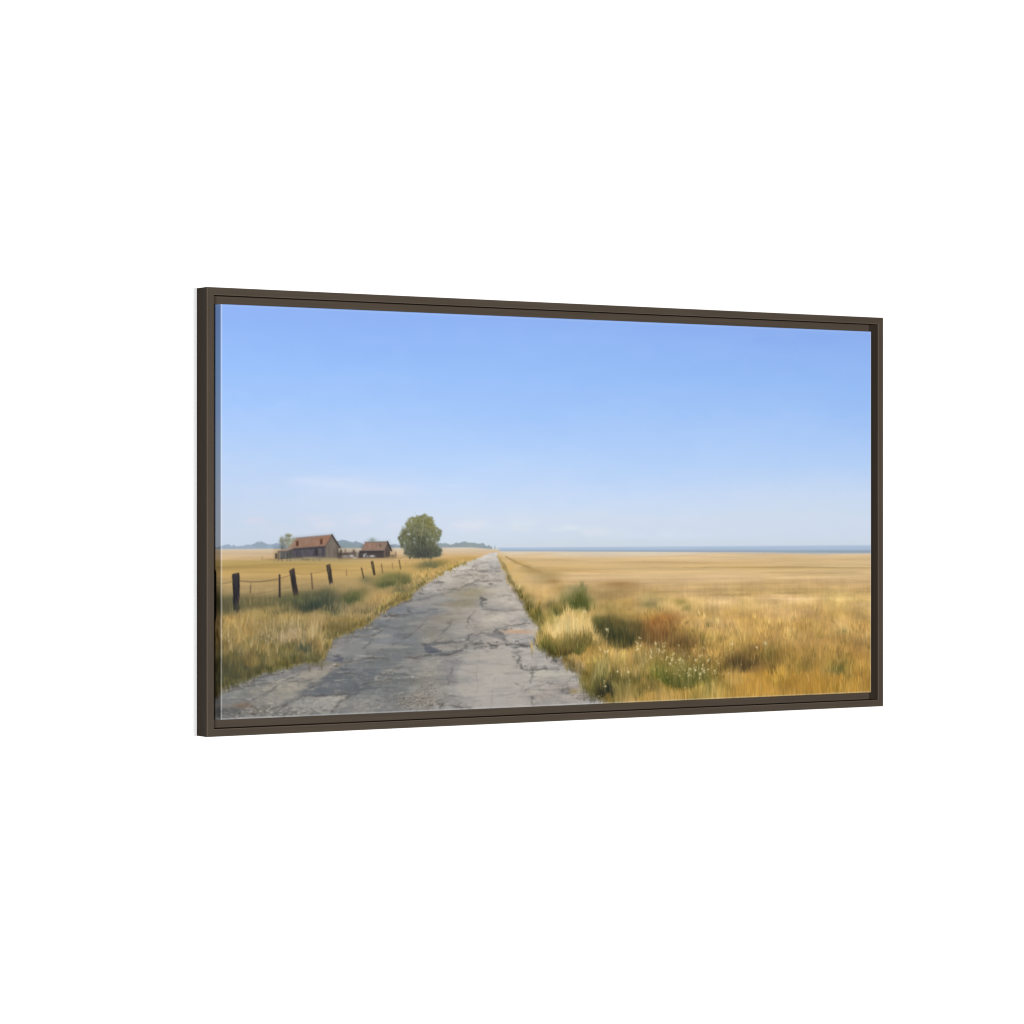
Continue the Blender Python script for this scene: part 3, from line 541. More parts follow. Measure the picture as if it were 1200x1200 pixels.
# broken-out hollows beside the cracks
cm = np.zeros((PH, PW), np.float32)
for pts, w, a in cracks:
    for i in range(len(pts) - 1):
        p = np.array(pts[i]); q = np.array(pts[i + 1])
        for k in range(int(np.hypot(*(q - p)) / 2) + 1):
            z = p + (q - p) * k / (np.hypot(*(q - p)) / 2 + 1)
            cm[int(np.clip(z[1] + M, 0, PH - 1)), int(np.clip(z[0] + M, 0, PW - 1))] += w * a
cm = np.clip(blur(cm, 5.5) * 11, 0, 1) * rm
lay(cm * smooth(.0, .45, noise(26, 6, 301, 4)), (112, 112, 114), .6)
lay(cm * smooth(.05, .5, noise(22, 5, 302, 4)), (192, 185, 174), .45)
lay(cm * smooth(.25, .6, noise(9, 3, 303, 3)), (84, 82, 82), .55)
for k_ in range(2):                                    # weathered light and dark passages
    lay(rm * smooth(.1, .6, noise(70, 9, 311 + k_, 4)) * smooth(378.0, 443.0, yy), [(126, 126, 126), (186, 178, 166)][k_], .3)
lay(rm * smooth(.3, .6, noise(12, 5, 320, 4)) * smooth(482.0, 560.1, yy) * (1 - smooth(358.4, 449.0, xx)), (108, 106, 104), .3)
lay(rm * smooth(.3, .6, noise(10, 4, 321, 4)) * smooth(482.0, 560.1, yy) * (1 - smooth(358.4, 449.0, xx)), (178, 171, 159), .24)
for pts, w, a in cracks:
    line(pts, w * 2.4, (124, 120, 116), a * .22, 1.2)
    crack(pts, w * .66, CR, a)
VP = np.array((473.5, 358.7))
for _ in range(24):                                    # finer cracks, lengthwise and across
    u, v = scatter(rm * (1 - edge_soft) * smooth(417.0, 508.1, yy), 1)
    p = np.array([u[0], v[0]]); d = (VP - p) / np.hypot(*(VP - p))
    t = float(smooth(378.0, 612.1, p[1:2])[0])
    pts = [p]
    if rng.uniform() < .5:
        d = np.array([1, rng.normal(0, .06)])
    for k in range(rng.integers(2, 6)):
        p = p + d * rng.uniform(6, 20) * (.35 + t) + rng.normal(0, 2.4 * (.3 + t), 2) * (1, .6)
        pts.append(p)
    crack(pts, rng.uniform(.4, .9), CR, rng.uniform(.2, .5))
# faint pale edges above cracks, stray hairlines
for _ in range(150):
    u, v = scatter(rm * smooth(378.0, 456.0, yy), 1)
    ln = rng.uniform(6, 26)
    line([(u[0], v[0]), (u[0] + ln, v[0] + rng.uniform(-2, 1.5))], rng.uniform(.8, 1.6), [(112, 108, 104), (198, 190, 180), (140, 132, 124)][rng.integers(3)], .26, .7)
# pebbles and rubble
def pebbles(c, r, n, smin=.9, smax=2.4, a=.7):
    smax *= .8
    for _ in range(n):
        u = c[0] + rng.normal(0, r[0] * .55); v = c[1] + rng.normal(0, r[1] * .55)
        k = rng.uniform(0, 1); g = 66 + 150 * k
        s_ = rng.uniform(smin, smax)
        blob((u, v), (s_ * 1.4, s_ * .8), (g, g * .96, g * (.88 + .06 * k)), a)
        if k > .6:
            blob((u + .6, v + s_), (s_ * 1.5, s_ * .6), (84, 78, 70), .5)
pebbles((67.5, 532.0), (28.3, 3.9), 70); pebbles((28.8, 546.9), (22.0, 5.2), 80); pebbles((4.2, 551.0), (12.6, 5.2), 40); pebbles((56.5, 588.6), (40.8, 6.6), 150); pebbles((126.3, 591.2), (56.5, 7.9), 110, a=.5)
pebbles((12.4, 590.7), (18.8, 6.6), 60); pebbles((328.7, 584.5), (31.4, 10.5), 260, .8, 1.8, .55); pebbles((343.5, 564.5), (22.0, 15.7), 120, .7, 1.5, .45); pebbles((299.1, 578.3), (31.4, 10.5), 80, .7, 1.6, .4); pebbles((272.7, 544.4), (15.7, 10.5), 50, .8, 1.8, .5)
pebbles((176.0, 491.1), (12.6, 3.9), 30, a=.6); pebbles((186.0, 525.4), (9.4, 2.6), 16); pebbles((538.5, 502.4), (7.9, 3.9), 40); pebbles((588.7, 532.7), (18.8, 5.2), 80, .8, 1.8); pebbles((607.6, 541.2), (12.6, 3.9), 50); pebbles((636.3, 587.2), (22.0, 5.2), 60); pebbles((277.1, 452.8), (12.6, 3.9), 24, .7, 1.5); pebbles((233.5, 472.2), (18.8, 5.2), 50, .7, 1.5, .5)
pebbles((403.5, 592.3), (22.0, 3.9), 30, .7, 1.4, .4); pebbles((226.2, 588.5), (47.1, 7.9), 70, .7, 1.6, .35)
blobs([((20.6, 586.1), (15.7, 6.6), (84, 86, 88), .8), ((-4.0, 587.7), (12.6, 7.9), (66, 68, 68), .7), ((34.4, 579.2), (18.8, 3.9), (124, 106, 90), .7), ((64.8, 534.4), (6.3, 1.3), (196, 192, 182), .6), ((73.1, 527.2), (6.3, 1.3), (206, 202, 190), .6), ((57.8, 536.6), (3.1, 1.3), (232, 230, 222), .8),
       ((31.6, 581.6), (9.4, 2.6), (112, 92, 74), .6), ((184.5, 524.8), (3.5, 1.3), (206, 198, 176), .9), ((190.8, 525.5), (1.9, 1.3), (120, 108, 76), .8), ((173.1, 484.8), (3.9, 1.3), (200, 192, 182), .6), ((255.2, 547.6), (3.1, 3.1), (178, 172, 160), .7), ((535.3, 505.0), (2.5, 1.8), (208, 204, 200), .7), ((318.3, 547.0), (2.5, 1.6), (190, 188, 182), .8),
       ((572.9, 529.6), (6.3, 2.4), (66, 66, 70), .8), ((588.7, 528.7), (9.4, 2.1), (116, 108, 100), .8), ((609.2, 555.8), (7.9, 1.8), (120, 116, 112), .6), ((535.3, 497.1), (3.1, 3.9), (72, 80, 84), .6), ((608.4, 578.3), (9.4, 3.9), (150, 132, 92), .9), ((190.3, 521.7), (12.6, 2.1), (120, 118, 112), .4), ((161.7, 524.7), (12.6, 1.6), (132, 124, 96), .6), ((170.3, 522.4), (14.1, 1.8), (120, 116, 86), .4)])

edge_in = np.clip(rm * (1 - blur(rm, 4.0)) * 2.6, 0, 1) * smooth(379.6, 441.2, yy)
lay(np.clip(edge_in * (.5 + 1.2 * noise(9, 4, 79, 3)), 0, 1), (118, 108, 92), .75)
lay(np.clip(edge_in * (.1 + 1.4 * noise(6, 3, 80, 3)), 0, 1), (74, 70, 62), .7)
bx, by = scatter(edge_in, 420)
for k in range(420):
    g = rng.uniform(80, 200); s_ = rng.uniform(.7, 1.6)
    blob((bx[k], by[k]), (s_ * 1.3, s_ * .8), (g, g * .96, g * .88), .55)
# ---- verges: underpainting of the grass
grass_keep = img.copy()
blobs([
    # left of the road, far to near
    ((415.6, 370.6), (22.0, 2.6), (190, 152, 86), .8), ((383.9, 380.0), (25.1, 3.9), (204, 164, 96), .8), ((351.0, 378.4), (17.3, 5.2), (104, 104, 72), .9), ((334.6, 382.1), (12.6, 5.2), (112, 106, 70), .7), ((370.4, 376.0), (12.6, 3.9), (130, 116, 66), .7), ((328.7, 392.3), (28.3, 5.2), (204, 166, 98), .7), ((361.4, 392.6), (15.7, 3.9), (196, 158, 90), .6),
    ((319.8, 399.8), (22.0, 6.6), (212, 172, 102), .8), ((331.6, 407.7), (12.6, 3.9), (152, 136, 76), .7), ((291.8, 395.7), (22.0, 5.2), (122, 118, 70), .9), ((277.1, 400.6), (22.0, 9.2), (124, 122, 66), .9), ((302.1, 402.2), (11.0, 6.6), (112, 112, 62), .85), ((265.4, 408.1), (14.1, 6.6), (102, 110, 58), .85), ((245.1, 401.5), (18.8, 6.6), (148, 132, 76), .8), ((236.4, 400.1), (9.4, 5.2), (124, 120, 82), .7),
    ((299.1, 420.0), (22.0, 9.2), (172, 150, 84), .8), ((310.9, 427.9), (12.6, 7.9), (160, 138, 76), .8), ((284.5, 435.1), (18.8, 6.6), (166, 144, 78), .8), ((255.2, 427.0), (28.3, 10.5), (216, 172, 98), .95), ((237.8, 422.9), (12.6, 7.9), (200, 166, 100), .6), ((272.7, 427.3), (15.7, 7.9), (206, 164, 88), .8), ((233.5, 416.5), (11.0, 7.9), (150, 136, 78), .6), ((216.1, 423.9), (17.3, 9.2), (112, 116, 62), .9), ((208.9, 430.1), (12.6, 6.6), (98, 106, 62), .8),
    ((204.6, 406.0), (25.1, 9.2), (196, 164, 98), .8), ((187.4, 413.3), (15.7, 7.9), (184, 156, 92), .7), ((157.5, 429.2), (37.7, 14.4), (82, 90, 66), .95), ((143.3, 435.3), (25.1, 10.5), (72, 80, 62), .85), ((174.5, 425.7), (14.1, 11.8), (92, 92, 62), .8), ((119.3, 427.4), (25.1, 10.5), (116, 116, 72), .8), ((98.2, 432.0), (28.3, 9.2), (124, 116, 72), .8), ((56.5, 431.3), (31.4, 10.5), (130, 118, 70), .8), ((17.9, 430.7), (22.0, 13.1), (110, 106, 68), .9), ((4.2, 437.8), (15.7, 13.1), (98, 96, 64), .8), ((-12.2, 427.7), (12.6, 18.3), (70, 64, 34), .9),
    ((190.3, 441.1), (25.1, 6.6), (150, 142, 96), .8), ((211.8, 449.0), (37.7, 7.9), (188, 158, 98), .85), ((243.6, 442.0), (28.3, 7.9), (196, 164, 106), .8), ((197.4, 461.4), (37.7, 9.2), (176, 146, 80), .9), ((233.5, 454.5), (22.0, 7.9), (180, 150, 88), .8), ((183.1, 473.7), (22.0, 6.6), (140, 122, 64), .9), ((208.9, 467.9), (22.0, 5.2), (146, 126, 68), .8), ((187.4, 448.6), (12.6, 6.6), (144, 136, 92), .6),
    ((15.1, 460.2), (28.3, 13.1), (188, 148, 74), .9), ((56.5, 451.1), (28.3, 11.8), (206, 168, 92), .9), ((78.7, 444.1), (25.1, 7.9), (206, 170, 96), .8), ((35.7, 475.4), (25.1, 13.1), (190, 148, 74), .8), ((119.3, 456.1), (37.7, 9.2), (198, 164, 94), .9), ((157.5, 455.6), (18.8, 10.5), (196, 162, 94), .8), ((98.2, 476.8), (22.0, 7.9), (192, 158, 106), .9), ((115.1, 472.2), (15.7, 7.9), (194, 162, 114), .7), ((73.1, 473.8), (15.7, 11.8), (150, 134, 72), .8), ((50.9, 488.2), (18.8, 10.5), (158, 132, 68), .7), ((143.3, 477.8), (22.0, 10.5), (190, 154, 88), .9), ((160.3, 490.8), (15.7, 11.8), (188, 152, 84), .9), ((126.3, 485.0), (18.8, 6.6), (166, 142, 90), .7),
    ((12.4, 497.1), (22.0, 10.5), (160, 128, 66), .8), ((64.8, 503.4), (18.8, 13.1), (136, 126, 64), .9), ((50.9, 510.4), (12.6, 7.9), (190, 148, 74), .8), ((84.3, 508.8), (15.7, 10.5), (168, 144, 72), .85), ((98.2, 501.7), (18.8, 10.5), (150, 134, 70), .7), ((15.1, 521.8), (28.3, 13.1), (94, 92, 58), .95), ((1.4, 536.2), (18.8, 10.5), (86, 86, 60), .9), ((37.1, 529.8), (15.7, 7.9), (98, 92, 62), .85), ((67.5, 518.3), (9.4, 3.9), (70, 70, 54), .8), ((89.8, 522.7), (11.0, 3.4), (88, 88, 46), .9), ((-12.2, 527.2), (9.4, 15.7), (36, 38, 18), .9), ((-12.2, 478.1), (9.4, 26.2), (112, 82, 34), .9),
    ((119.3, 502.3), (14.1, 6.6), (132, 122, 72), .8), ((137.6, 494.0), (12.6, 7.9), (92, 100, 72), .9), ((130.5, 497.6), (7.9, 6.6), (84, 92, 76), .7), ((151.8, 504.4), (18.8, 3.4), (138, 112, 62), .9), ((129.1, 512.5), (25.1, 5.2), (130, 118, 74), .85), ((148.9, 513.1), (18.8, 3.9), (122, 116, 72), .9), ((166.0, 482.1), (9.4, 10.5), (200, 162, 94), .8), ((106.6, 514.4), (15.7, 6.6), (146, 128, 66), .8),
    # right of the road, far to near
    ((473.5, 370.4), (6.3, 5.2), (198, 168, 106), .8), ((488.9, 383.6), (11.0, 7.9), (212, 176, 112), .9), ((504.3, 399.5), (14.1, 9.2), (214, 178, 112), .9), ((479.6, 384.8), (3.9, 6.6), (158, 138, 88), .7), ((488.9, 400.6), (4.7, 6.6), (138, 126, 80), .8), ((496.6, 411.2), (6.3, 5.2), (140, 130, 80), .7), ((526.0, 418.1), (22.0, 10.5), (214, 178, 112), .9), ((508.9, 419.2), (7.9, 5.2), (128, 118, 66), .8), ((547.8, 421.1), (22.0, 10.5), (214, 174, 108), .85), ((519.8, 431.1), (12.6, 6.6), (150, 134, 74), .8), ((526.0, 441.7), (11.0, 6.6), (134, 126, 72), .85),
    ((504.3, 438.8), (11.0, 1.6), (140, 128, 84), .8), ((510.5, 443.3), (7.9, 1.3), (124, 112, 80), .8), ((551.0, 436.9), (15.7, 7.9), (196, 162, 98), .8), ((557.2, 447.5), (18.8, 6.6), (166, 142, 84), .8), ((541.6, 460.4), (12.6, 7.9), (120, 112, 64), .9), ((529.1, 452.3), (7.9, 6.6), (140, 126, 74), .7), ((566.6, 442.4), (12.6, 6.6), (128, 120, 72), .8), ((576.1, 453.1), (14.1, 6.6), (122, 122, 66), .85), ((551.0, 465.9), (12.6, 6.6), (110, 104, 58), .85),
    ((495.0, 373.7), (7.9, 2.1), (206, 172, 124), .6), ((507.4, 377.3), (12.6, 2.6), (194, 160, 96), .8), ((519.8, 383.9), (9.4, 2.6), (172, 142, 86), .8), ((533.8, 392.0), (15.7, 5.2), (186, 156, 100), .85), ((557.2, 397.5), (25.1, 7.9), (184, 156, 102), .9), ((551.0, 407.9), (22.0, 5.2), (188, 158, 104), .7), ((588.7, 388.6), (47.1, 3.9), (196, 162, 104), .6), ((569.8, 406.9), (14.1, 5.2), (172, 136, 82), .8), ((580.8, 417.6), (14.1, 6.6), (180, 142, 84), .7),
    ((614.0, 435.3), (26.7, 15.7), (112, 114, 70), .95), ((601.3, 443.0), (15.7, 10.5), (94, 104, 56), .85), ((626.7, 440.8), (12.6, 10.5), (90, 104, 54), .8), ((614.0, 419.4), (22.0, 6.6), (142, 136, 92), .6), ((639.5, 425.0), (15.7, 6.6), (176, 152, 94), .6), ((588.7, 432.2), (7.9, 11.8), (150, 138, 84), .6),
    ((591.8, 478.6), (47.1, 21.0), (188, 164, 96), .95), ((565.1, 471.4), (15.7, 13.1), (176, 154, 84), .8), ((620.3, 469.9), (22.0, 11.8), (194, 168, 102), .8), ((557.2, 495.0), (15.7, 10.5), (138, 128, 66), .85), ((551.0, 505.3), (12.6, 7.9), (98, 96, 54), .85), ((572.9, 508.5), (18.8, 9.2), (126, 112, 60), .85), ((591.8, 498.4), (22.0, 9.2), (164, 144, 78), .7), ((614.0, 508.2), (22.0, 9.2), (116, 114, 56), .9), ((580.8, 516.6), (15.7, 3.3), (86, 74, 50), .8), ((636.3, 496.8), (18.8, 9.2), (190, 160, 86), .8), ((601.3, 519.8), (15.7, 3.9), (112, 108, 60), .8), ((642.6, 507.6), (15.7, 10.5), (200, 156, 74), .9), ((547.8, 494.7), (6.3, 6.6), (104, 104, 62), .6),
    ((692.5, 423.1), (47.1, 9.2), (184, 150, 94), .8), ((692.5, 412.4), (34.5, 3.9), (176, 138, 82), .9), ((708.7, 418.0), (22.0, 4.6), (180, 142, 88), .6), ((678.0, 433.6), (34.5, 9.2), (172, 142, 90), .85), ((708.7, 442.2), (34.5, 9.2), (190, 154, 86), .8), ((671.5, 450.9), (28.3, 7.9), (172, 148, 86), .8), ((752.7, 445.6), (22.0, 7.9), (150, 136, 88), .85), ((749.5, 434.7), (18.8, 6.6), (180, 156, 102), .6), ((798.9, 440.9), (25.1, 7.9), (184, 154, 94), .6),
    ((690.9, 484.7), (34.5, 15.7), (82, 84, 54), .95), ((671.5, 473.6), (18.8, 10.5), (96, 94, 62), .85), ((713.6, 493.2), (22.0, 11.8), (78, 82, 50), .9), ((729.8, 481.5), (15.7, 10.5), (104, 92, 58), .8), ((658.7, 481.3), (12.6, 9.2), (100, 98, 58), .8), ((716.8, 463.8), (28.3, 5.2), (150, 126, 76), .7), ((690.9, 500.7), (25.1, 6.6), (66, 72, 46), .8), ((652.2, 467.9), (12.6, 7.9), (120, 116, 66), .7),
    ((765.9, 478.2), (25.1, 14.4), (168, 116, 62), .95), ((789.0, 467.9), (22.0, 10.5), (170, 124, 70), .7), ((775.8, 491.9), (22.0, 11.8), (140, 98, 54), .85), ((754.4, 491.4), (12.6, 11.8), (124, 92, 54), .8), ((798.9, 487.0), (22.0, 11.8), (146, 112, 64), .8), ((798.9, 503.3), (25.1, 9.2), (126, 98, 58), .85), ((765.9, 502.5), (22.0, 6.6), (108, 86, 54), .8), ((749.5, 464.4), (22.0, 5.2), (184, 142, 74), .7), ((823.8, 474.0), (18.8, 10.5), (172, 138, 84), .6), ((815.5, 510.5), (28.3, 10.5), (122, 96, 62), .8), ((848.9, 520.8), (28.3, 11.8), (134, 110, 66), .8), ((808.9, 523.9), (25.1, 6.6), (122, 92, 58), .7),
    ((661.9, 509.4), (15.7, 5.2), (200, 152, 74), .7), ((684.4, 516.6), (25.1, 6.6), (176, 146, 84), .8), ((716.8, 517.5), (25.1, 7.9), (178, 142, 72), .85), ((655.5, 521.2), (18.8, 6.6), (172, 146, 82), .8), ((694.1, 527.6), (28.3, 9.2), (192, 156, 98), .9), ((733.1, 528.6), (22.0, 9.2), (188, 154, 96), .85), ((724.9, 512.3), (15.7, 5.2), (150, 122, 60), .7), ((765.9, 526.8), (25.1, 9.2), (164, 142, 82), .8), ((665.1, 537.5), (25.1, 7.9), (160, 146, 84), .85), ((652.2, 546.5), (18.8, 11.8), (132, 124, 70), .9), ((676.3, 556.5), (18.8, 13.1), (112, 106, 62), .9), ((665.1, 574.8), (18.8, 9.2), (66, 66, 48), .95), ((645.8, 574.2), (15.7, 7.9), (96, 92, 64), .85), ((684.4, 575.5), (15.7, 10.5), (98, 88, 58), .85), ((636.3, 563.3), (9.4, 10.5), (128, 118, 70), .8), ((655.5, 582.5), (18.8, 2.6), (80, 76, 66), .8),
    ((708.7, 546.8), (25.1, 13.1), (150, 130, 76), .85), ((733.1, 558.2), (22.0, 13.1), (142, 122, 66), .85), ((703.8, 573.4), (18.8, 11.8), (112, 100, 56), .85), ((729.8, 585.0), (22.0, 9.2), (128, 108, 52), .85), ((749.5, 569.5), (18.8, 10.5), (150, 124, 68), .8), ((775.8, 556.8), (25.1, 13.1), (108, 108, 48), .95), ((757.7, 546.8), (22.0, 9.2), (142, 132, 68), .8), ((798.9, 541.2), (18.8, 10.5), (140, 128, 70), .8), ((815.5, 560.7), (25.1, 13.1), (122, 116, 58), .9), ((835.5, 550.4), (22.0, 10.5), (118, 110, 62), .8), ((862.4, 562.1), (22.0, 13.1), (128, 112, 60), .85), ((782.4, 581.3), (28.3, 9.2), (162, 136, 72), .85), ((757.7, 591.3), (28.3, 6.6), (186, 146, 78), .85), ((832.2, 583.0), (28.3, 9.2), (162, 138, 72), .85), ((865.7, 581.3), (15.7, 10.5), (118, 112, 56), .8), ((700.6, 594.8), (22.0, 3.9), (190, 152, 92), .85), ((733.1, 594.5), (9.4, 5.2), (180, 150, 94), .7), ((815.5, 594.6), (47.1, 5.2), (180, 146, 82), .8),
    ((919.9, 541.9), (22.0, 11.8), (98, 84, 54), .95), ((943.8, 534.2), (25.1, 10.5), (130, 102, 58), .8), ((964.5, 523.7), (22.0, 7.9), (138, 108, 62), .8), ((899.5, 546.8), (22.0, 10.5), (118, 100, 58), .8), ((993.8, 527.3), (22.0, 10.5), (134, 114, 60), .8), ((993.8, 542.5), (25.1, 9.2), (144, 118, 62), .7), ((950.7, 551.0), (25.1, 7.9), (140, 108, 62), .7), ((882.6, 525.8), (22.0, 9.2), (160, 128, 70), .7), ((959.3, 576.1), (31.4, 11.8), (196, 150, 66), .9), ((937.0, 564.4), (22.0, 7.9), (196, 154, 72), .8), ((902.9, 574.3), (22.0, 10.5), (172, 140, 76), .8), ((891.0, 590.4), (25.1, 6.6), (188, 150, 84), .8), ((985.2, 593.5), (31.4, 6.6), (188, 146, 70), .8),
    ((1054.9, 548.4), (25.1, 7.9), (144, 120, 62), .85), ((1028.6, 536.5), (22.0, 7.9), (160, 128, 66), .7), ((1125.8, 558.8), (22.0, 7.9), (128, 116, 66), .9), ((1134.7, 556.2), (12.6, 6.6), (112, 108, 60), .8), ((1090.2, 538.1), (31.4, 7.9), (172, 136, 72), .7), ((1037.4, 575.7), (31.4, 10.5), (190, 142, 60), .85), ((1099.1, 586.1), (31.4, 9.2), (188, 142, 60), .85), ((1028.6, 581.0), (9.4, 9.2), (140, 104, 56), .6), ((1161.6, 582.4), (25.1, 9.2), (186, 146, 66), .85), ((1161.6, 540.1), (25.1, 11.8), (178, 136, 70), .8), ((1183.3, 568.9), (15.7, 10.5), (178, 134, 68), .8), ((1172.4, 594.1), (22.0, 5.2), (188, 142, 66), .7), ((1161.6, 514.6), (25.1, 7.9), (168, 134, 78), .6), ((1179.6, 472.6), (18.8, 7.9), (176, 148, 92), .7), ((1046.1, 495.2), (31.4, 9.2), (196, 158, 94), .7), ((1134.7, 494.3), (31.4, 9.2), (204, 168, 106), .7), ((1125.8, 466.0), (47.1, 7.9), (190, 154, 90), .6), ((933.6, 492.7), (47.1, 10.5), (206, 170, 108), .6), ((848.9, 452.7), (47.1, 10.5), (196, 164, 106), .6), ((916.5, 444.2), (47.1, 6.6), (220, 184, 124), .6),
    ((875.8, 475.0), (15.7, 10.5), (168, 144, 88), .6), ((840.5, 483.8), (12.6, 7.9), (154, 134, 82), .6), ((993.8, 487.1), (22.0, 10.5), (190, 154, 92), .5), ((899.5, 505.6), (31.4, 9.2), (196, 158, 92), .6), ((812.2, 443.9), (12.6, 5.2), (158, 138, 84), .7), ((822.2, 452.2), (7.9, 5.2), (146, 130, 80), .6)])
blobs([((671.5, 480.3), (37.7, 15.7), (92, 88, 56), .6), ((708.7, 498.5), (40.8, 9.2), (88, 80, 50), .6), ((749.5, 495.4), (34.5, 11.8), (116, 86, 50), .6), ((790.6, 505.8), (37.7, 13.1), (122, 96, 56), .55), ((828.8, 501.3), (37.7, 11.8), (140, 114, 66), .5),
       ((779.1, 473.1), (31.4, 11.8), (166, 118, 64), .5), ((724.9, 455.9), (47.1, 7.9), (164, 136, 80), .5), ((580.8, 511.4), (37.7, 6.6), (96, 86, 50), .6), ((557.2, 500.2), (14.1, 10.5), (104, 100, 54), .6), ((526.0, 447.0), (12.6, 10.5), (120, 112, 64), .6),
       ((671.5, 567.0), (25.1, 15.7), (86, 82, 52), .6), ((716.8, 576.5), (28.3, 11.8), (116, 102, 56), .6), ((937.0, 539.6), (40.8, 11.8), (116, 94, 54), .55), ((993.8, 535.6), (37.7, 10.5), (136, 112, 60), .4), ((119.3, 489.8), (40.8, 7.9), (140, 122, 74), .5), ((56.5, 504.4), (37.7, 11.8), (140, 122, 64), .5),
       ((12.4, 524.2), (37.7, 15.7), (92, 88, 56), .6), ((190.3, 473.8), (34.5, 6.6), (138, 118, 62), .5), ((262.5, 437.3), (34.5, 5.2), (150, 128, 68), .5), ((313.9, 420.2), (25.1, 5.2), (146, 126, 70), .5), ((56.5, 431.3), (62.8, 9.2), (124, 114, 70), .45), ((140.4, 432.7), (53.4, 11.8), (92, 96, 66), .5)])
line([(482.7, 367.9), (495.0, 373.9), (507.4, 378.6), (521.3, 383.9), (535.3, 389.3), (547.8, 393.4)], 5, (168, 142, 90), .35, .6)
blobs([((529.1, 389.3), (22.0, 3.9), (166, 140, 88), .5), ((565.1, 396.3), (28.3, 3.9), (180, 150, 96), .5)])
line([(482.7, 367.9), (498.1, 375.2), (513.6, 381.2), (527.6, 386.6)], 1.8, (140, 116, 70), .4, .9)
line([(467.3, 369.1), (476.6, 379.6), (484.2, 392.7), (490.4, 404.5), (501.2, 417.8), (513.6, 433.7), (522.9, 449.6), (535.3, 462.9)], 6, (128, 116, 70), .5, .8)
# the blobs must not spill over the road
spill = blur(rm, 1.0)
img[:] = img * (1 - spill[..., None]) + grass_keep * spill[..., None]
# streaky underlayer in the grass
land = (1 - rm)
vst = noise(2.6, 26, 91, 3)
near = smooth(385.7, 451.3, yy) * land
img *= (1 + 0.03 * vst * near + 0.085 * noise(34, 15, 92, 4) * near)[..., None]
img *= 1 + np.stack([0 * xx, 0.012 * noise(46, 18, 93, 3), -0.05 * noise(60, 22, 94, 3)], -1) * near[..., None]

def tuft(c, r, n, Lr, colors, alpha=.6, lean=.16, w=1.0, head=False, fan=0.0):
    """an uneven clump: thick in the middle, thinning out to its rim"""
    n = int(n * .8)
    gx = np.clip(rng.normal(0, .52, n), -1.35, 1.35); gy = rng.normal(0, .55, n)
    lump = rng.uniform(-1, 1, 5); lw = rng.uniform(.5, 1.15, 5)
    bx = c[0] + gx * r[0]
    by = c[1] + gy * r[1]
    hgt_ = np.max(lw[None, :] * np.exp(-((gx[:, None] - lump[None, :]) / .33) ** 2), 1)
    L = (Lr[0] + (Lr[1] - Lr[0]) * np.clip(.25 + .75 * hgt_, 0, 1) * rng.uniform(.35, 1.1, n)) * (1 - .35 * np.minimum(gx * gx, 1.4))
    col = np.array([colors[i] for i in rng.integers(0, len(colors), n)], np.float32) / 255
    under = sample(bx, by - L * .5)
    col = col * .5 + under * .5
    al = alpha * .75 * np.exp(-.55 * gx * gx) * rng.uniform(.35, 1.0, n)
    blades(bx, by, L, (rng.normal(0, lean, n) + fan * gx) * L, jitter(col, .09, .035), al, w, 5, .6, head)


def bush(c, r, n, base, mid, top, Lr=(6, 14), alpha=.6, tips=0, fan=.3):
    """a rounded clump of stems, dim at the root and pale at the tips"""
    gx = np.clip(rng.normal(0, .5, n), -1.15, 1.15)
    p1, p2 = rng.uniform(0, 6.28, 2)
    lump = .78 + .2 * np.sin(gx * 4.1 + p1) + .14 * np.sin(gx * 9.7 + p2)
    dome = np.sqrt(np.clip(1.05 - (gx / 1.15) ** 2, 0.03, 1)) * lump * rng.uniform(.75, 1.1, n)
    h = rng.uniform(0, 1, n) ** .8                       # height within the dome
    bx = c[0] + gx * r[0]
    by = c[1] + r[1] * (.9 + .22 * np.sin(gx * 5 + p2)) - h * dome * r[1] * 1.75 + rng.normal(0, .08, n) * r[1]
    L = rng.uniform(Lr[0], Lr[1], n)
    tone = np.clip(h + rng.normal(0, .16, n), 0, 1)[:, None]
    b_, m_, t_ = C3(base), C3(mid), C3(top)
    col = np.where(tone < .5, b_ + (m_ - b_) * tone * 2, m_ + (t_ - m_) * (tone - .5) * 2)
    o = np.argsort(-h)
    for part in np.array_split(o, 6):                    # upper stems first, roots in front
        q = by[part].copy()
        blades(bx[part], q, L[part], (gx[part] * fan + rng.normal(0, .16, len(part))) * L[part], jitter(col[part].astype(np.float32), .1, .03), alpha * .8 * rng.uniform(.3, 1, len(part)) * np.exp(-.7 * gx[part] ** 2), 1.0, 400, .6)
    if tips:
        k = rng.integers(0, n, tips)
        blades(bx[k], c[1] + r[1] * .9 - dome[k] * r[1] * 1.6, L[k] * 1.15, (gx[k] * .4 + rng.normal(0, .12, tips)) * L[k], jitter(np.tile(t_, (tips, 1)), .08, .03), .55, 1.0, 400, .6, True)


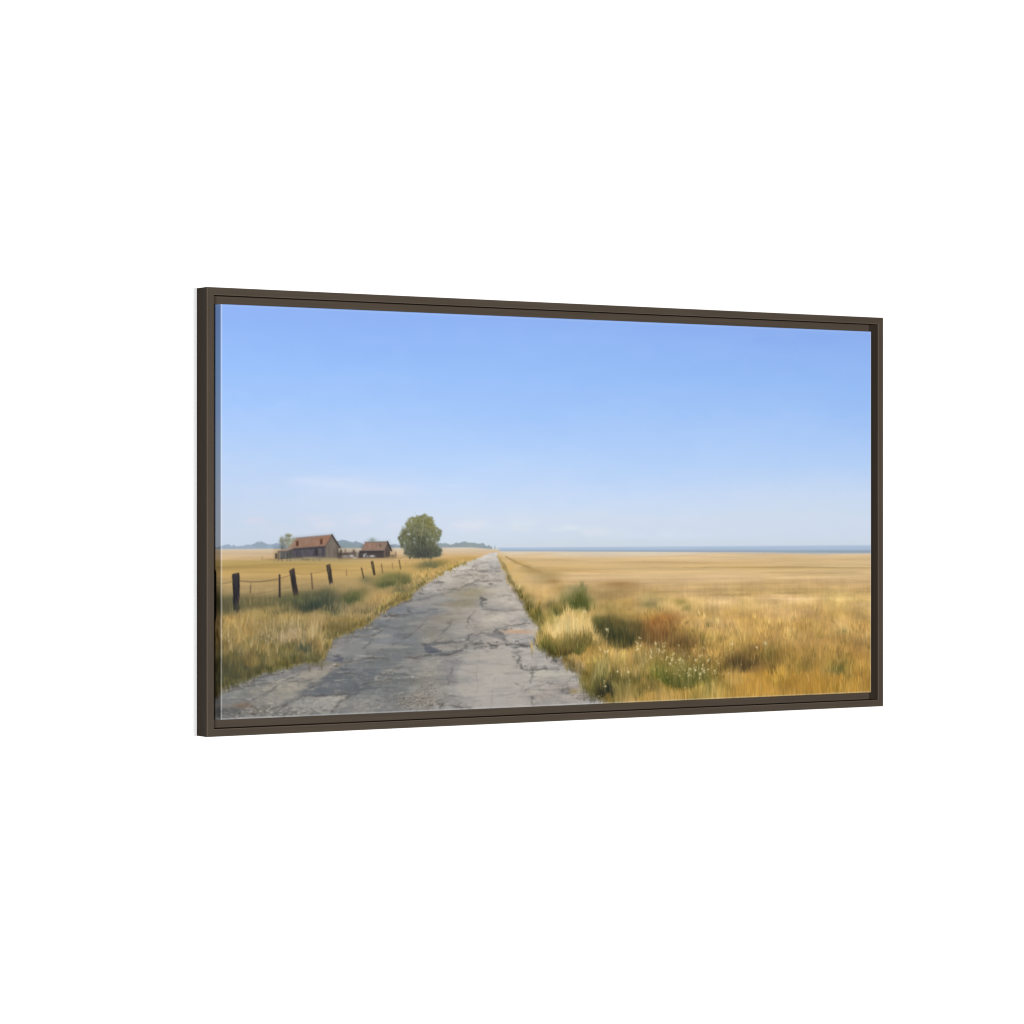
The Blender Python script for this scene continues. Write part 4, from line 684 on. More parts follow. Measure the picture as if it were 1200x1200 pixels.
# ---- grass blades, coloured from what lies under them
fine = smooth(380.7, 413.5, yy)
hgt = smooth(380.7, 590.0, yy)
zone_r = land * (xx > 473.5) * smooth(414.1, 452.1, yy)
zone_l = land * (xx < 473.5) * smooth(385.0, 412.5, yy)
zone_v = land * ((xx > 449.0) & (xx < 684.4)) * smooth(368.0, 383.7, yy) * blur((1 - blur(rm, 10)), 3)
for zone, n, lo, hi in ((zone_r, 34000, 3, 24), (zone_l, 15000, 4, 21), (zone_v, 3000, 3, 8)):
    bx, by = scatter(zone, n)
    t = smooth(380.7, 590.0, by)
    L = (lo + (hi - lo) * t ** 1.15) * rng.uniform(.35, 1.25, n)
    src = jitter(sample(bx, by - L * .3), .075, .03)
    # blades springing from beside the road keep the grass colour
    onroad = rm[np.clip((by - L * .3 + M).astype(int), 0, PH - 1), np.clip((bx + M).astype(int), 0, PW - 1)] > .5
    src[onroad] = jitter(sample(bx, by), .09, .04)[onroad]
    blades(bx, by, L, (rng.normal(0, .2, n) + .25 * np.sin(bx * .021 + by * .05)) * L, src, (.08 + .3 * rng.uniform(0, 1, n)) * (.45 + .55 * smooth(.1, .6, t)), 1.0, 6)
# ragged, darker roots along the road edges
er = np.clip(blur(rm, 3.0) * (1 - rm) * 4, 0, 1) * smooth(370.6, 415.5, yy)
bx, by = scatter(er * smooth(380.7, 426.1, yy), 900)
c = jitter(sample(bx, by) * .78, .12, .05)
L = 3 + 10 * smooth(380.7, 590.0, by) * rng.uniform(.3, 1.1, 900)
blades(bx, by + 1, L, rng.normal(0, .3, 900) * L, c, .6, 1.0, 5)
ein = np.clip(rm * (1 - blur(rm, 3.0)) * 3, 0, 1) * smooth(370.6, 415.5, yy)
bx, by = scatter(ein, 700)
side = np.where(bx < 403.5, -1, 1)
c = jitter(sample(bx + side * 14, by - 4), .12, .04)
L = 3 + 9 * smooth(380.7, 590.0, by) * rng.uniform(.3, 1.2, 700)
blades(bx, by, L, rng.normal(0, .35, 700) * L, c * .92, .5, 1.0, 5)


GOLD = [(214, 176, 98), (204, 162, 84), (224, 190, 118), (196, 154, 80)]
STRAW = [(208, 178, 118), (198, 166, 106), (220, 194, 138), (184, 154, 94)]
GREEN = [(118, 118, 62), (100, 104, 56), (136, 130, 72), (88, 94, 54)]
DARK = [(74, 78, 52), (86, 88, 58), (62, 66, 46), (98, 96, 62)]
OLIVE = [(142, 130, 70), (156, 140, 80), (128, 118, 62), (170, 148, 84)]
RUST = [(160, 108, 58), (142, 96, 52), (176, 128, 70), (128, 92, 54)]

# ---- fence on the left: posts, stakes, sagging wire
def post(pts, col):
    shape(pts, col, .8, 1, .6, 95)
    P = np.array(pts); x0, y0 = P.min(0); x1, y1 = P.max(0)
    pm = poly_mask(pts, .8)
    lay(pm * np.clip(.5 + .9 * noise(1.6, 22, int(x0) + 300, 3), 0, 1), np.clip(np.array(col) * 1.28, 0, 255), .55)
    lay(pm * np.clip(noise(1.5, 26, int(x0) + 500, 3), 0, 1), np.array(col) * .6, .7)


wire = (112, 92, 70)
line([(-28.5, 400.5), (-14.9, 401.4), (-1.3, 403.8), (9.6, 402.2), (17.9, 400.3)], 1.05, (120, 98, 66), 0.51)
line([(28.8, 399.5), (45.4, 401.2), (62.0, 401.2), (75.9, 399.8), (92.6, 397.6)], 1.30, (104, 82, 60), 0.54)
line([(95.4, 396.6), (103.8, 394.5), (110.8, 392.3)], 1.12, (112, 88, 66), 0.51)
line([(122.1, 389.9), (134.8, 391.8), (146.1, 390.5), (157.5, 388.3), (170.3, 385.5)], 0.99, (140, 108, 76), 0.48)
line([(180.2, 385.1), (194.6, 386.7), (211.8, 387.4), (229.1, 385.6), (240.7, 383.7)], 0.87, (158, 126, 84), 0.45)
line([(28.8, 420.2), (56.5, 418.9), (75.9, 416.0), (95.4, 412.5), (112.2, 409.3)], 0.87, (136, 112, 76), 0.42)
line([(123.5, 407.4), (140.4, 405.2), (157.5, 402.9), (171.7, 400.5)], 0.81, (164, 132, 90), 0.35)
line([(252.3, 380.7), (266.9, 380.1), (281.5, 378.5)], 0.68, (164, 134, 92), 0.32)
for p, q, w, col, a in [((94.0, 392.1), (94.3, 423.2), 3.0, (78, 64, 54), .95), ((46.5, 407.6), (46.5, 416.3), 2.2, (126, 100, 72), .7), ((47.3, 401.5), (47.6, 407.7), 1.2, (130, 106, 72), .5), ((146.4, 390.2), (148.4, 412.8), 2.2, (116, 92, 68), .85), ((204.9, 385.3), (205.5, 393.4), 1.8, (150, 118, 80), .75), ((230.6, 383.1), (234.3, 397.5), 2.2, (94, 76, 56), .9),
                        ((264.6, 377.6), (266.6, 390.3), 2.0, (122, 100, 70), .85), ((283.0, 376.5), (284.2, 384.9), 1.8, (150, 122, 82), .75), ((295.0, 372.2), (297.4, 384.8), 2.2, (114, 94, 62), .9), ((306.5, 374.1), (307.1, 381.8), 1.4, (172, 142, 96), .6), ((317.7, 371.7), (318.3, 380.6), 1.3, (178, 146, 98), .55), ((177.4, 380.5), (177.4, 385.5), 1.0, (160, 130, 86), .5)]:
    line([p, q], w, col, a)
post([(17.3, 389.5), (28.6, 387.4), (29.1, 411.1), (28.3, 440.7), (18.7, 441.8), (18.1, 410.9)], (64, 57, 56))
post([(109.7, 385.1), (118.1, 381.9), (121.2, 398.7), (124.9, 421.2), (117.0, 422.3), (113.1, 402.3)], (66, 56, 50))
post([(171.1, 378.4), (178.2, 376.0), (180.2, 389.3), (182.5, 404.5), (176.5, 405.6), (173.1, 390.5)], (70, 60, 48))
post([(246.2, 374.1), (250.3, 372.3), (252.3, 381.2), (254.4, 393.5), (250.9, 393.9), (248.0, 382.5)], (84, 72, 50))
line([(-20, 388.6), (-20, 452.5)], 10, (26, 22, 12), .97)

# ---- small tufts, each toned from the grass it stands in
def local_tufts(zone, n, r0, r1, con):
    bx, by = scatter(zone, n)
    for i in np.argsort(by):
        t = float(smooth(385.7, 590.0, by[i]))
        c = sample(bx[i:i + 1], by[i:i + 1] - 2)[0] * 255
        rx = (r0 + (r1 - r0) * t) * rng.uniform(.6, 1.3); ry = rx * rng.uniform(.55, .95)
        k = con * rng.uniform(.5, 1.2)
        warm = rng.normal(0, 9)
        bush((bx[i], by[i]), (rx, ry), int(8 + rx * 3.6), np.clip(c * (1 - k) * (.96, 1.02, .94), 0, 255), c, np.clip(c * (1 + .75 * k) + (warm, warm * .6, 0), 0, 250), (3 + 5 * t, 6 + 11 * t), .62, int(rx * .25), .25)


nearz = land * (1 - blur(rm, 4)) * smooth(428.6, 482.8, yy) ** 1.5
local_tufts(nearz * (xx < 433.8), 230, 4, 16, .34)
local_tufts(nearz * (xx > 473.5) * (xx < 899.5), 260, 4, 17, .32)
local_tufts(nearz * (xx > 782.4) * smooth(445.4, 500.7, yy), 200, 5, 18, .2)
verge = blur(rm, 7) * (1 - rm) * smooth(385.7, 426.1, yy)
local_tufts(np.clip(verge - .05, 0, 1) * (xx < 433.8), 90, 4, 11, .4)
far_l = np.clip(blur(rm, 16) * (1 - rm) - .04, 0, 1) * (xx < 445.9) * smooth(370.6, 382.2, yy) * (1 - smooth(434.8, 460.5, yy))
local_tufts(far_l, 150, 3, 11, .26)
bx, by = scatter(np.clip(blur(rm, 4) * (1 - rm) * 3, 0, 1) * (xx < 449.0) * smooth(369.3, 379.6, yy), 500)
L = 3 + 8 * smooth(380.7, 552.2, by) * rng.uniform(.4, 1.2, 500)
blades(bx, by + 1, L, rng.normal(0, .3, 500) * L, jitter(np.tile(C3((122, 112, 66)), (500, 1)), .15, .05), .45, 1.0, 5)
local_tufts(np.clip(verge - .05, 0, 1) * (xx > 473.5), 90, 4, 11, .4)

# ---- tufts that stand out
tuft((22.0, 443.1), (25.1, 5.2), 160, (8, 20), DARK + OLIVE, .5)
tuft((120.7, 424.9), (14.1, 3.9), 60, (6, 16), OLIVE + GREEN, .5)
tuft((178.8, 408.2), (11.0, 2.6), 40, (4, 9), STRAW, .5)
tuft((302.1, 404.7), (15.7, 2.6), 90, (4, 10), GREEN, .6, .2)
tuft((255.2, 435.9), (28.3, 5.2), 180, (6, 15), GOLD, .5)
tuft((234.9, 454.5), (31.4, 5.2), 160, (5, 13), STRAW, .4)
tuft((191.7, 476.4), (28.3, 5.2), 200, (6, 15), OLIVE, .5)
tuft((56.5, 466.0), (53.4, 11.8), 380, (10, 28), GOLD + OLIVE, .45, .22)
tuft((17.9, 482.4), (25.1, 13.1), 200, (12, 30), GOLD + OLIVE + OLIVE, .4, .22)
for c_, r_ in [((56.5, 433.8), (40.8, 7.9)), ((95.4, 444.4), (31.4, 7.9)), ((183.1, 446.0), (28.3, 7.9)), ((119.3, 468.6), (31.4, 6.6)), ((73.1, 483.7), (25.1, 9.2)), ((22.0, 503.5), (25.1, 10.5)), ((233.5, 445.7), (22.0, 6.6)), ((299.1, 417.5), (22.0, 5.2)), ((105.2, 509.4), (28.3, 6.6))]:
    bush(c_, r_, 160, (104, 102, 64), (134, 124, 74), (182, 152, 92), (5, 13), .45, 8, .15)
bush((64.8, 503.4), (31.4, 15.7), 380, (98, 94, 54), (134, 120, 64), (186, 152, 84), (8, 18), .42, 30, .1)
bush((109.4, 489.6), (31.4, 11.8), 300, (118, 108, 62), (154, 134, 80), (196, 164, 110), (7, 15), .42, 30, .1)
bush((190.3, 467.5), (34.5, 10.5), 360, (112, 100, 54), (146, 124, 68), (190, 158, 92), (5, 12), .45, 0, .1)
tuft((126.3, 468.7), (40.8, 6.6), 260, (8, 22), GOLD + STRAW, .45, .16, 1.0, True)
tuft((105.2, 484.5), (22.0, 5.2), 120, (8, 18), STRAW, .5, .2, 1.0, True)
tuft((134.8, 503.9), (12.6, 3.9), 90, (6, 16), DARK, .6, .25)
tuft((49.5, 522.8), (15.7, 3.9), 110, (12, 30), [(206, 162, 80), (190, 146, 70), (168, 132, 66)], .5, .22)
tuft((81.5, 521.2), (18.8, 3.9), 150, (10, 26), GOLD + OLIVE, .5, .22)
tuft((92.6, 524.0), (11.0, 2.6), 70, (4, 9), [(96, 96, 44), (116, 112, 54)], .6, .3)
tuft((143.3, 515.4), (22.0, 2.1), 90, (3, 7), [(132, 122, 66), (112, 110, 66)], .6, .3)
bush((351.0, 379.0), (18.8, 5.2), 150, (88, 90, 66), (104, 104, 72), (126, 116, 72), (2, 5))
bush((277.1, 404.4), (20.4, 9.2), 260, (96, 104, 58), (116, 116, 64), (146, 132, 78), (3, 8))
bush((302.1, 400.9), (14.1, 7.9), 160, (98, 102, 58), (118, 114, 64), (142, 126, 74), (3, 8))
bush((214.7, 426.4), (18.8, 10.5), 260, (90, 100, 58), (112, 116, 62), (150, 136, 78), (4, 9))
bush((156.0, 431.7), (39.2, 15.7), 620, (66, 74, 60), (84, 92, 68), (132, 128, 84), (5, 12))
bush((150.4, 488.0), (23.6, 21.0), 520, (140, 118, 66), (186, 152, 88), (212, 180, 112), (6, 14), .5, 40)
bush((134.8, 498.9), (12.6, 7.9), 120, (82, 90, 70), (96, 102, 72), (130, 120, 76), (5, 11))
bush((12.4, 527.9), (34.5, 19.7), 520, (84, 84, 58), (98, 96, 58), (148, 126, 66), (8, 18), .5)
tuft((109.4, 484.6), (37.7, 7.9), 240, (8, 22), [(208, 178, 132), (214, 186, 142), (196, 164, 112)], .5, .2, 1.0, True)
tuft((56.5, 471.0), (53.4, 10.5), 300, (10, 26), [(212, 178, 112), (204, 166, 96), (190, 156, 92)], .45, .2, 1.0, True)
tuft((226.2, 441.7), (40.8, 6.6), 220, (5, 14), [(216, 178, 112), (204, 168, 106)], .45, .2)
# right
tuft((569.8, 461.0), (18.8, 5.2), 160, (8, 18), GREEN + OLIVE, .5)
tuft((538.5, 460.4), (11.0, 6.6), 120, (7, 16), OLIVE + GREEN, .5)
tuft((697.3, 495.5), (47.1, 10.5), 80, (14, 30), OLIVE, .45, .12)
tuft((765.9, 499.8), (34.5, 6.6), 380, (14, 34), RUST, .5, .12)
tuft((807.2, 511.6), (31.4, 6.6), 200, (12, 30), [(128, 100, 60), (110, 86, 54), (150, 122, 74)], .5, .12)
bush((614.0, 436.6), (28.3, 18.3), 620, (92, 94, 50), (116, 114, 62), (152, 142, 90), (7, 18), .7, 0, .08)
bush((580.8, 450.6), (18.8, 10.5), 260, (104, 102, 58), (132, 122, 68), (172, 146, 86), (6, 14), .6, 0, .1)
bush((540.0, 452.5), (14.1, 15.7), 260, (96, 96, 54), (128, 118, 66), (178, 148, 86), (5, 12), .55, 0, .1)
bush((699.0, 490.2), (47.1, 22.3), 820, (62, 66, 44), (82, 82, 52), (128, 110, 66), (8, 18), .65, 0, .05)
bush((769.2, 486.4), (37.7, 18.3), 500, (104, 80, 50), (146, 106, 62), (178, 136, 80), (8, 18), .4, 0, .05)
tuft((736.4, 499.1), (34.5, 7.9), 260, (10, 28), [(96, 84, 52), (116, 96, 58), (134, 104, 62)], .5, .08)
tuft((769.2, 505.3), (47.1, 7.9), 240, (8, 24), [(150, 120, 70), (128, 102, 62), (170, 138, 84)], .45, .1)
bush((815.5, 506.4), (40.8, 11.8), 420, (98, 80, 50), (126, 100, 60), (168, 134, 80), (8, 18), .45, 0, .05)
bush((617.2, 509.6), (22.0, 13.1), 260, (88, 88, 46), (116, 112, 58), (164, 146, 80), (6, 14))
bush((599.7, 486.7), (59.7, 34.1), 2600, (96, 90, 52), (176, 150, 86), (216, 184, 118), (6, 15), .7, 260)
for _ in range(3):
    tuft((595.0, 482.6), (47.1, 11.8), 260, (8, 22), [(222, 194, 130), (208, 178, 110), (230, 204, 146)], .6, .14, 1.0, True, .2)
tuft((601.3, 507.9), (47.1, 9.2), 260, (8, 20), [(110, 104, 56), (134, 120, 64), (92, 88, 50)], .5, .15)
bush((557.2, 506.8), (17.3, 10.5), 240, (76, 80, 48), (112, 108, 58), (158, 140, 76), (6, 13), .5)
bush((591.8, 515.6), (22.0, 6.6), 200, (78, 70, 46), (112, 100, 54), (150, 128, 70), (5, 11), .5)
tuft((697.3, 508.9), (44.0, 6.6), 260, (10, 28), [(58, 62, 42), (72, 74, 48), (86, 80, 50)], .6, .06)
tuft((687.6, 514.0), (53.4, 6.6), 200, (10, 26), [(190, 158, 94), (170, 142, 82), (150, 128, 72)], .5, .14)
tuft((708.7, 482.4), (56.5, 15.7), 130, (8, 20), [(150, 130, 76), (128, 112, 66)], .4, .12)
bush((657.1, 563.9), (31.4, 26.2), 900, (78, 76, 50), (122, 116, 66), (166, 150, 92), (9, 20), .5, 40)
bush((669.9, 575.0), (15.7, 14.4), 300, (54, 56, 44), (70, 70, 50), (116, 106, 64), (6, 14), .6)
bush((779.1, 556.9), (34.5, 18.3), 560, (92, 98, 42), (112, 112, 52), (156, 138, 78), (9, 20), .5)
tuft((655.5, 517.2), (18.8, 5.2), 160, (8, 20), [(206, 160, 76), (196, 156, 80), (190, 160, 92)], .45, .15)
tuft((694.1, 538.3), (40.8, 7.9), 300, (10, 24), STRAW + OLIVE + OLIVE, .5, .15, 1.0, True)
bush((708.7, 557.5), (44.0, 19.7), 700, (88, 86, 48), (124, 112, 60), (182, 154, 94), (8, 20), .6, 30, .1)
bush((746.2, 577.5), (37.7, 11.8), 420, (96, 88, 46), (126, 112, 58), (172, 140, 78), (8, 18), .5, 10, .1)
tuft((736.4, 539.5), (31.4, 7.9), 200, (12, 26), STRAW + OLIVE, .4, .15, 1.0, True)
bush((825.5, 561.0), (50.2, 19.7), 820, (84, 88, 42), (112, 108, 54), (160, 142, 84), (9, 20), .6, 30, .1)
bush((930.2, 542.1), (40.8, 11.8), 420, (80, 68, 44), (112, 92, 54), (156, 124, 72), (8, 18), .5, 0, .05)
tuft((708.7, 589.7), (31.4, 6.6), 320, (12, 34), OLIVE + STRAW, .5, .16)
tuft((825.5, 574.6), (37.7, 7.9), 340, (14, 34), GREEN + OLIVE, .5, .14)
tuft((865.7, 589.5), (25.1, 6.6), 200, (14, 34), GREEN + OLIVE, .5, .14)
tuft((930.2, 555.9), (31.4, 7.9), 300, (12, 30), [(96, 84, 54), (116, 94, 56), (80, 72, 50)], .5, .12)
tuft((992.1, 542.5), (31.4, 7.9), 160, (12, 26), [(134, 114, 60), (120, 104, 58)], .45, .12)
tuft((1129.3, 564.5), (23.6, 5.2), 180, (10, 24), [(120, 112, 62), (104, 104, 60), (140, 122, 66)], .5, .12)
tuft((1054.9, 559.5), (28.3, 5.2), 150, (10, 24), [(142, 120, 62), (128, 110, 58)], .45, .12)
tuft((959.3, 592.6), (47.1, 9.2), 500, (14, 36), [(204, 158, 72), (192, 146, 62), (216, 174, 92), (178, 134, 60)], .5, .12)
tuft((1072.5, 596.4), (62.8, 7.9), 520, (12, 34), [(198, 150, 64), (186, 138, 58), (212, 168, 84), (168, 124, 56)], .5, .12)
tuft((1161.6, 596.5), (34.5, 7.9), 260, (12, 32), [(194, 150, 68), (182, 140, 64), (206, 164, 84)], .5, .12)
tuft((774.1, 600.0), (62.8, 5.2), 420, (10, 30), STRAW + GOLD, .5, .16)
tuft((874.1, 598.0), (47.1, 5.2), 300, (12, 36), STRAW + GOLD + OLIVE, .5, .14)
tuft((708.7, 600.4), (25.1, 3.9), 140, (6, 18), STRAW, .5, .2)
tuft((916.5, 574.7), (22.0, 7.9), 150, (16, 38), [(214, 178, 108), (204, 166, 94)], .5, .1)
tuft((882.6, 527.1), (34.5, 7.9), 160, (14, 30), [(206, 166, 98), (194, 152, 84)], .45, .1)
# bright single stems with heads and small white flowers
n = 190
bx, by = scatter(land * (xx > 557.2) * smooth(465.7, 558.0, yy), n)
L = rng.uniform(8, 24, n)
blades(bx, by, L, rng.normal(0, .2, n) * L, jitter(np.tile(C3((222, 188, 124)), (n, 1)), .08, .03), .3, 1.0, 6, .6, True)
n = 110
bx, by = scatter(land * (xx < 168.8) * smooth(442.5, 473.4, yy) * (1 - smooth(492.0, 516.8, yy)), n)
L = rng.uniform(10, 26, n)
blades(bx, by, L, rng.normal(0, .15, n) * L, jitter(np.tile(C3((226, 196, 132)), (n, 1)), .08, .03), .5, 1.0, 6, .6, True)
flowers = [(726.6, 511.0), (727.6, 516.4), (731.5, 509.8), (762.6, 507.0), (765.2, 509.2), (770.8, 508.0), (778.4, 511.7), (768.5, 518.2), (770.8, 520.2), (778.4, 520.9), (756.0, 521.7), (753.7, 527.8), (792.9, 529.4), (794.9, 534.3), (796.6, 524.9), (798.9, 523.6), (811.9, 534.5), (812.2, 536.2), (783.0, 530.5), (825.5, 555.6), (829.5, 549.4), (838.9, 547.8), (838.2, 551.9), (827.2, 559.7), (840.5, 535.6), (850.6, 528.5), (848.9, 531.7), (864.7, 536.2), (854.0, 543.6), (883.6, 541.1), (852.9, 550.1),
           (849.6, 556.5), (851.3, 559.6), (848.9, 563.1), (856.3, 555.1), (865.7, 551.3), (878.5, 553.0), (879.9, 559.9), (800.6, 535.8), (790.6, 541.0), (657.1, 512.5), (665.7, 518.0), (671.5, 519.5), (689.3, 551.0), (703.8, 547.1), (710.3, 550.8), (669.9, 482.4), (671.5, 485.1), (665.1, 566.0), (667.7, 571.7), (657.7, 587.4), (962.7, 520.1), (979.3, 511.7), (911.4, 512.8), (808.2, 511.6), (629.2, 455.4), (726.6, 504.3), (732.1, 497.7)]
for (u, v) in flowers:
    line([(u, v), (u + rng.uniform(-2, 2), v + rng.uniform(8, 18))], 1.0, (164, 148, 92), .4)
    for k in range(rng.integers(2, 6)):
        blob((u + rng.normal(0, 1.7), v + rng.normal(0, 1.6)), (rng.uniform(.8, 1.5), rng.uniform(.7, 1.3)), [(228, 212, 164), (214, 196, 146), (236, 226, 190)][k % 3], rng.uniform(.35, .75))
for _ in range(130):
    u, v = scatter(np.exp(-((xx - 823.8) / 75) ** 2 - ((yy - 544.6) / 24) ** 2) * land, 1)
    blob((u[0], v[0]), (rng.uniform(.8, 1.5), rng.uniform(.7, 1.3)), (214, 198, 146), rng.uniform(.2, .6))
for _ in range(60):
    u, v = scatter(np.exp(-((xx - 84.3) / 50) ** 2 - ((yy - 476.5) / 14) ** 2) * land, 1)
    blob((u[0], v[0]), (rng.uniform(.8, 1.6), rng.uniform(.8, 1.6)), (216, 186, 138), rng.uniform(.3, .7))

gl = np.stack([blur(img[..., q], 16) for q in range(3)], -1)
img = img + (img - gl) * .22 * (np.clip(fine, 0, 1) * (1 - rm))[..., None]
gmean = img.mean(-1, keepdims=True)
gm = (np.clip(fine, 0, 1) * (1 - rm) * np.where(xx < 433.8, 2.4, 1.7))[..., None]
img = img + (gmean - img) * .1 * gm
img *= 1 - .05 * gm * (xx < 433.8)[..., None]
gw = (smooth(390.8, 445.0, yy) * (1 - rm) * np.where(xx < 433.8, .35, 1))[..., None]
img = img + gw * ((img - .56) * .2 - .012)
hz = np.exp(-((yy - 353.9) / 13) ** 2) * (1 - poly_mask(tr_out, 3)) * (1 - fm[..., 0]) * .2
lay(hz * (yy < 364.2 + 6), (200, 206, 214), 1.0)
soft = np.maximum(fine * .6, .5 * smooth(300.0, 331.5, yy))[..., None]
img = img * (1 - soft) + np.stack([blur(img[..., q], .75) for q in range(3)], -1) * soft
img = np.clip(img, 0, 1)
# folded edges of the canvas, the print blended towards pale grey in a thin line
ew = np.exp(-((xx + .4) / 1.15) ** 2) * .55 + np.exp(-((xx - CW + 1.6) / 1.2) ** 2) * .42
eh = np.exp(-((yy - CH + 1.5) / 1.1) ** 2) * .42 + np.exp(-((yy - 1.2) / 1.0) ** 2) * .2
ed = np.clip(np.maximum(ew, eh), 0, 1)[..., None]
img = img * (1 - ed) + (C3((222, 222, 226)) * .6 + .4 * (img * .4 + .6)) * ed

# ------------------------------------------------------------------ helpers
C = bpy.context.scene.collection


def link(name, mesh, mat, parent=None, loc=(0, 0, 0), rot=(0, 0, 0)):
    o = bpy.data.objects.new(name, mesh)
    C.objects.link(o)
    if mat:
        mesh.materials.append(mat)
    o.location = loc
    o.rotation_euler = rot
    if parent:
        o.parent = parent
    return o


def new_mat(name):
    m = bpy.data.materials.new(name)
    m.use_nodes = True
    return m, m.node_tree.nodes, m.node_tree.links, m.node_tree.nodes['Principled BSDF']


# ------------------------------------------------------------------ materials
def wood_material(name, WOOD):
    m, n, l, b = new_mat(name)
    tc = n.new('ShaderNodeTexCoord')
    mp = n.new('ShaderNodeMapping'); mp.inputs['Scale'].default_value = (5, 420, 420)
    l.new(tc.outputs['Object'], mp.inputs['Vector'])
    g = n.new('ShaderNodeTexNoise'); g.inputs['Scale'].default_value = 1.0; g.inputs['Detail'].default_value = 4
    l.new(mp.outputs['Vector'], g.inputs['Vector'])
    mp2 = n.new('ShaderNodeMapping'); mp2.inputs['Scale'].default_value = (9, 60, 60)
    l.new(tc.outputs['Object'], mp2.inputs['Vector'])
    g2 = n.new('ShaderNodeTexNoise'); g2.inputs['Scale'].default_value = 1.0; g2.inputs['Detail'].default_value = 3
    l.new(mp2.outputs['Vector'], g2.inputs['Vector'])
    mx = n.new('ShaderNodeMath'); mx.operation = 'MULTIPLY_ADD'; mx.inputs[1].default_value = .6
    l.new(g.outputs['Fac'], mx.inputs[0])
    h = n.new('ShaderNodeMath'); h.operation = 'MULTIPLY'; h.inputs[1].default_value = .4
    l.new(g2.outputs['Fac'], h.inputs[0]); l.new(h.outputs[0], mx.inputs[2])
    r = n.new('ShaderNodeValToRGB')
    r.color_ramp.elements[0].position = .3; r.color_ramp.elements[0].color = (WOOD[0] * .84, WOOD[1] * .83, WOOD[2] * .82, 1)
    r.color_ramp.elements[1].position = .7; r.color_ramp.elements[1].color = (WOOD[0] * 1.14, WOOD[1] * 1.14, WOOD[2] * 1.14, 1)
    l.new(mx.outputs[0], r.inputs['Fac']); l.new(r.outputs['Color'], b.inputs['Base Color'])
    bp = n.new('ShaderNodeBump'); bp.inputs['Strength'].default_value = .12; bp.inputs['Distance'].default_value = .0003
    l.new(g.outputs['Fac'], bp.inputs['Height']); l.new(bp.outputs['Normal'], b.inputs['Normal'])
    b.inputs['Roughness'].default_value = .5
    b.inputs['Specular IOR Level'].default_value = .04
    return m


def print_material():
    m, n, l, b = new_mat('printed_canvas')
    a = n.new('ShaderNodeAttribute'); a.attribute_name = 'ink'
    l.new(a.outputs['Color'], b.inputs['Base Color'])
    tc = n.new('ShaderNodeTexCoord')
    hs = []
    for ax, sc in (('X', 1500), ('Z', 1500)):            # woven threads
        w = n.new('ShaderNodeTexWave'); w.bands_direction = ax; w.inputs['Scale'].default_value = sc / 6.283
        w.inputs['Distortion'].default_value = .6; w.inputs['Detail'].default_value = 1
        l.new(tc.outputs['Object'], w.inputs['Vector']); hs.append(w)
    ad = n.new('ShaderNodeMath'); ad.operation = 'ADD'
    l.new(hs[0].outputs['Fac'], ad.inputs[0]); l.new(hs[1].outputs['Fac'], ad.inputs[1])
    bp = n.new('ShaderNodeBump'); bp.inputs['Strength'].default_value = .06; bp.inputs['Distance'].default_value = .0002
    l.new(ad.outputs[0], bp.inputs['Height']); l.new(bp.outputs['Normal'], b.inputs['Normal'])
    b.inputs['Roughness'].default_value = .7
    b.inputs['Specular IOR Level'].default_value = .12
    return m


def wall_material():
    m, n, l, b = new_mat('white_wall_paint')
    tc = n.new('ShaderNodeTexCoord')
    g = n.new('ShaderNodeTexNoise'); g.inputs['Scale'].default_value = 260; g.inputs['Detail'].default_value = 3
    l.new(tc.outputs['Object'], g.inputs['Vector'])
    bp = n.new('ShaderNodeBump'); bp.inputs['Strength'].default_value = .05; bp.inputs['Distance'].default_value = .0005
    l.new(g.outputs['Fac'], bp.inputs['Height']); l.new(bp.outputs['Normal'], b.inputs['Normal'])
    b.inputs['Base Color'].default_value = (.72, .72, .72, 1)
    b.inputs['Roughness'].default_value = .9
    b.inputs['Specular IOR Level'].default_value = .1
    return m


# ------------------------------------------------------------------ the framed canvas, 1.06 m x 0.55 m, hung on a white wall
FW, FH = 1.0588, 0.5486                # outside of the frame
LIP, DEPTH, LEDGE = .0094, .028, .0195  # width of the raised outer lip, depth of the moulding, depth of the ledge
INSET, RECESS = .0199, .0018           # canvas: in from the outside edge, back from the lip
HUNG = 1.5                             # height of its middle
wood, printed, paint = wood_material('dark_stained_wood', WOOD), print_material(), wall_material()
wood_shaded = wood_material('shaded_side_wood', [WOOD[0] * .42, WOOD[1] * .38, WOOD[2] * .32])        # same stain, with the shade of the outer sides put into the colour
wood_glint = wood_material('edge_glint_wood', [c * 1.75 for c in WOOD])      # highlight along the arrises, painted in as a paler colour

thing = bpy.data.objects.new('framed_canvas', None)
C.objects.link(thing)
thing.location = (0, 0, HUNG - FH / 2)
thing.empty_display_size = .1
thing['label'] = 'wide canvas of a cracked country road through golden fields in a dark brown frame'
thing['category'] = 'framed picture'


def rail_mesh(name, half, prof):
    """a mitred moulding along local X; prof = (distance in from the outside edge, depth behind the front)"""
    bm = bmesh.new()
    rings = []
    for sgn in (-1, 1):
        rings.append([bm.verts.new((sgn * (half - d), z, -d)) for d, z in prof])
    n = len(prof)
    for i in range(n):
        j = (i + 1) % n
        f = bm.faces.new((rings[0][i], rings[1][i], rings[1][j], rings[0][j]))
        f.material_index = int(math.dist(prof[i], prof[j]) < .0006)
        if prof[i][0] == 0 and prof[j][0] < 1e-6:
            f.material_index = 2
    bm.faces.new(rings[0][::-1]); bm.faces.new(rings[1])
    bmesh.ops.recalc_face_normals(bm, faces=bm.faces)
    me = bpy.data.meshes.new(name)
    bm.to_mesh(me); bm.free()
    return me


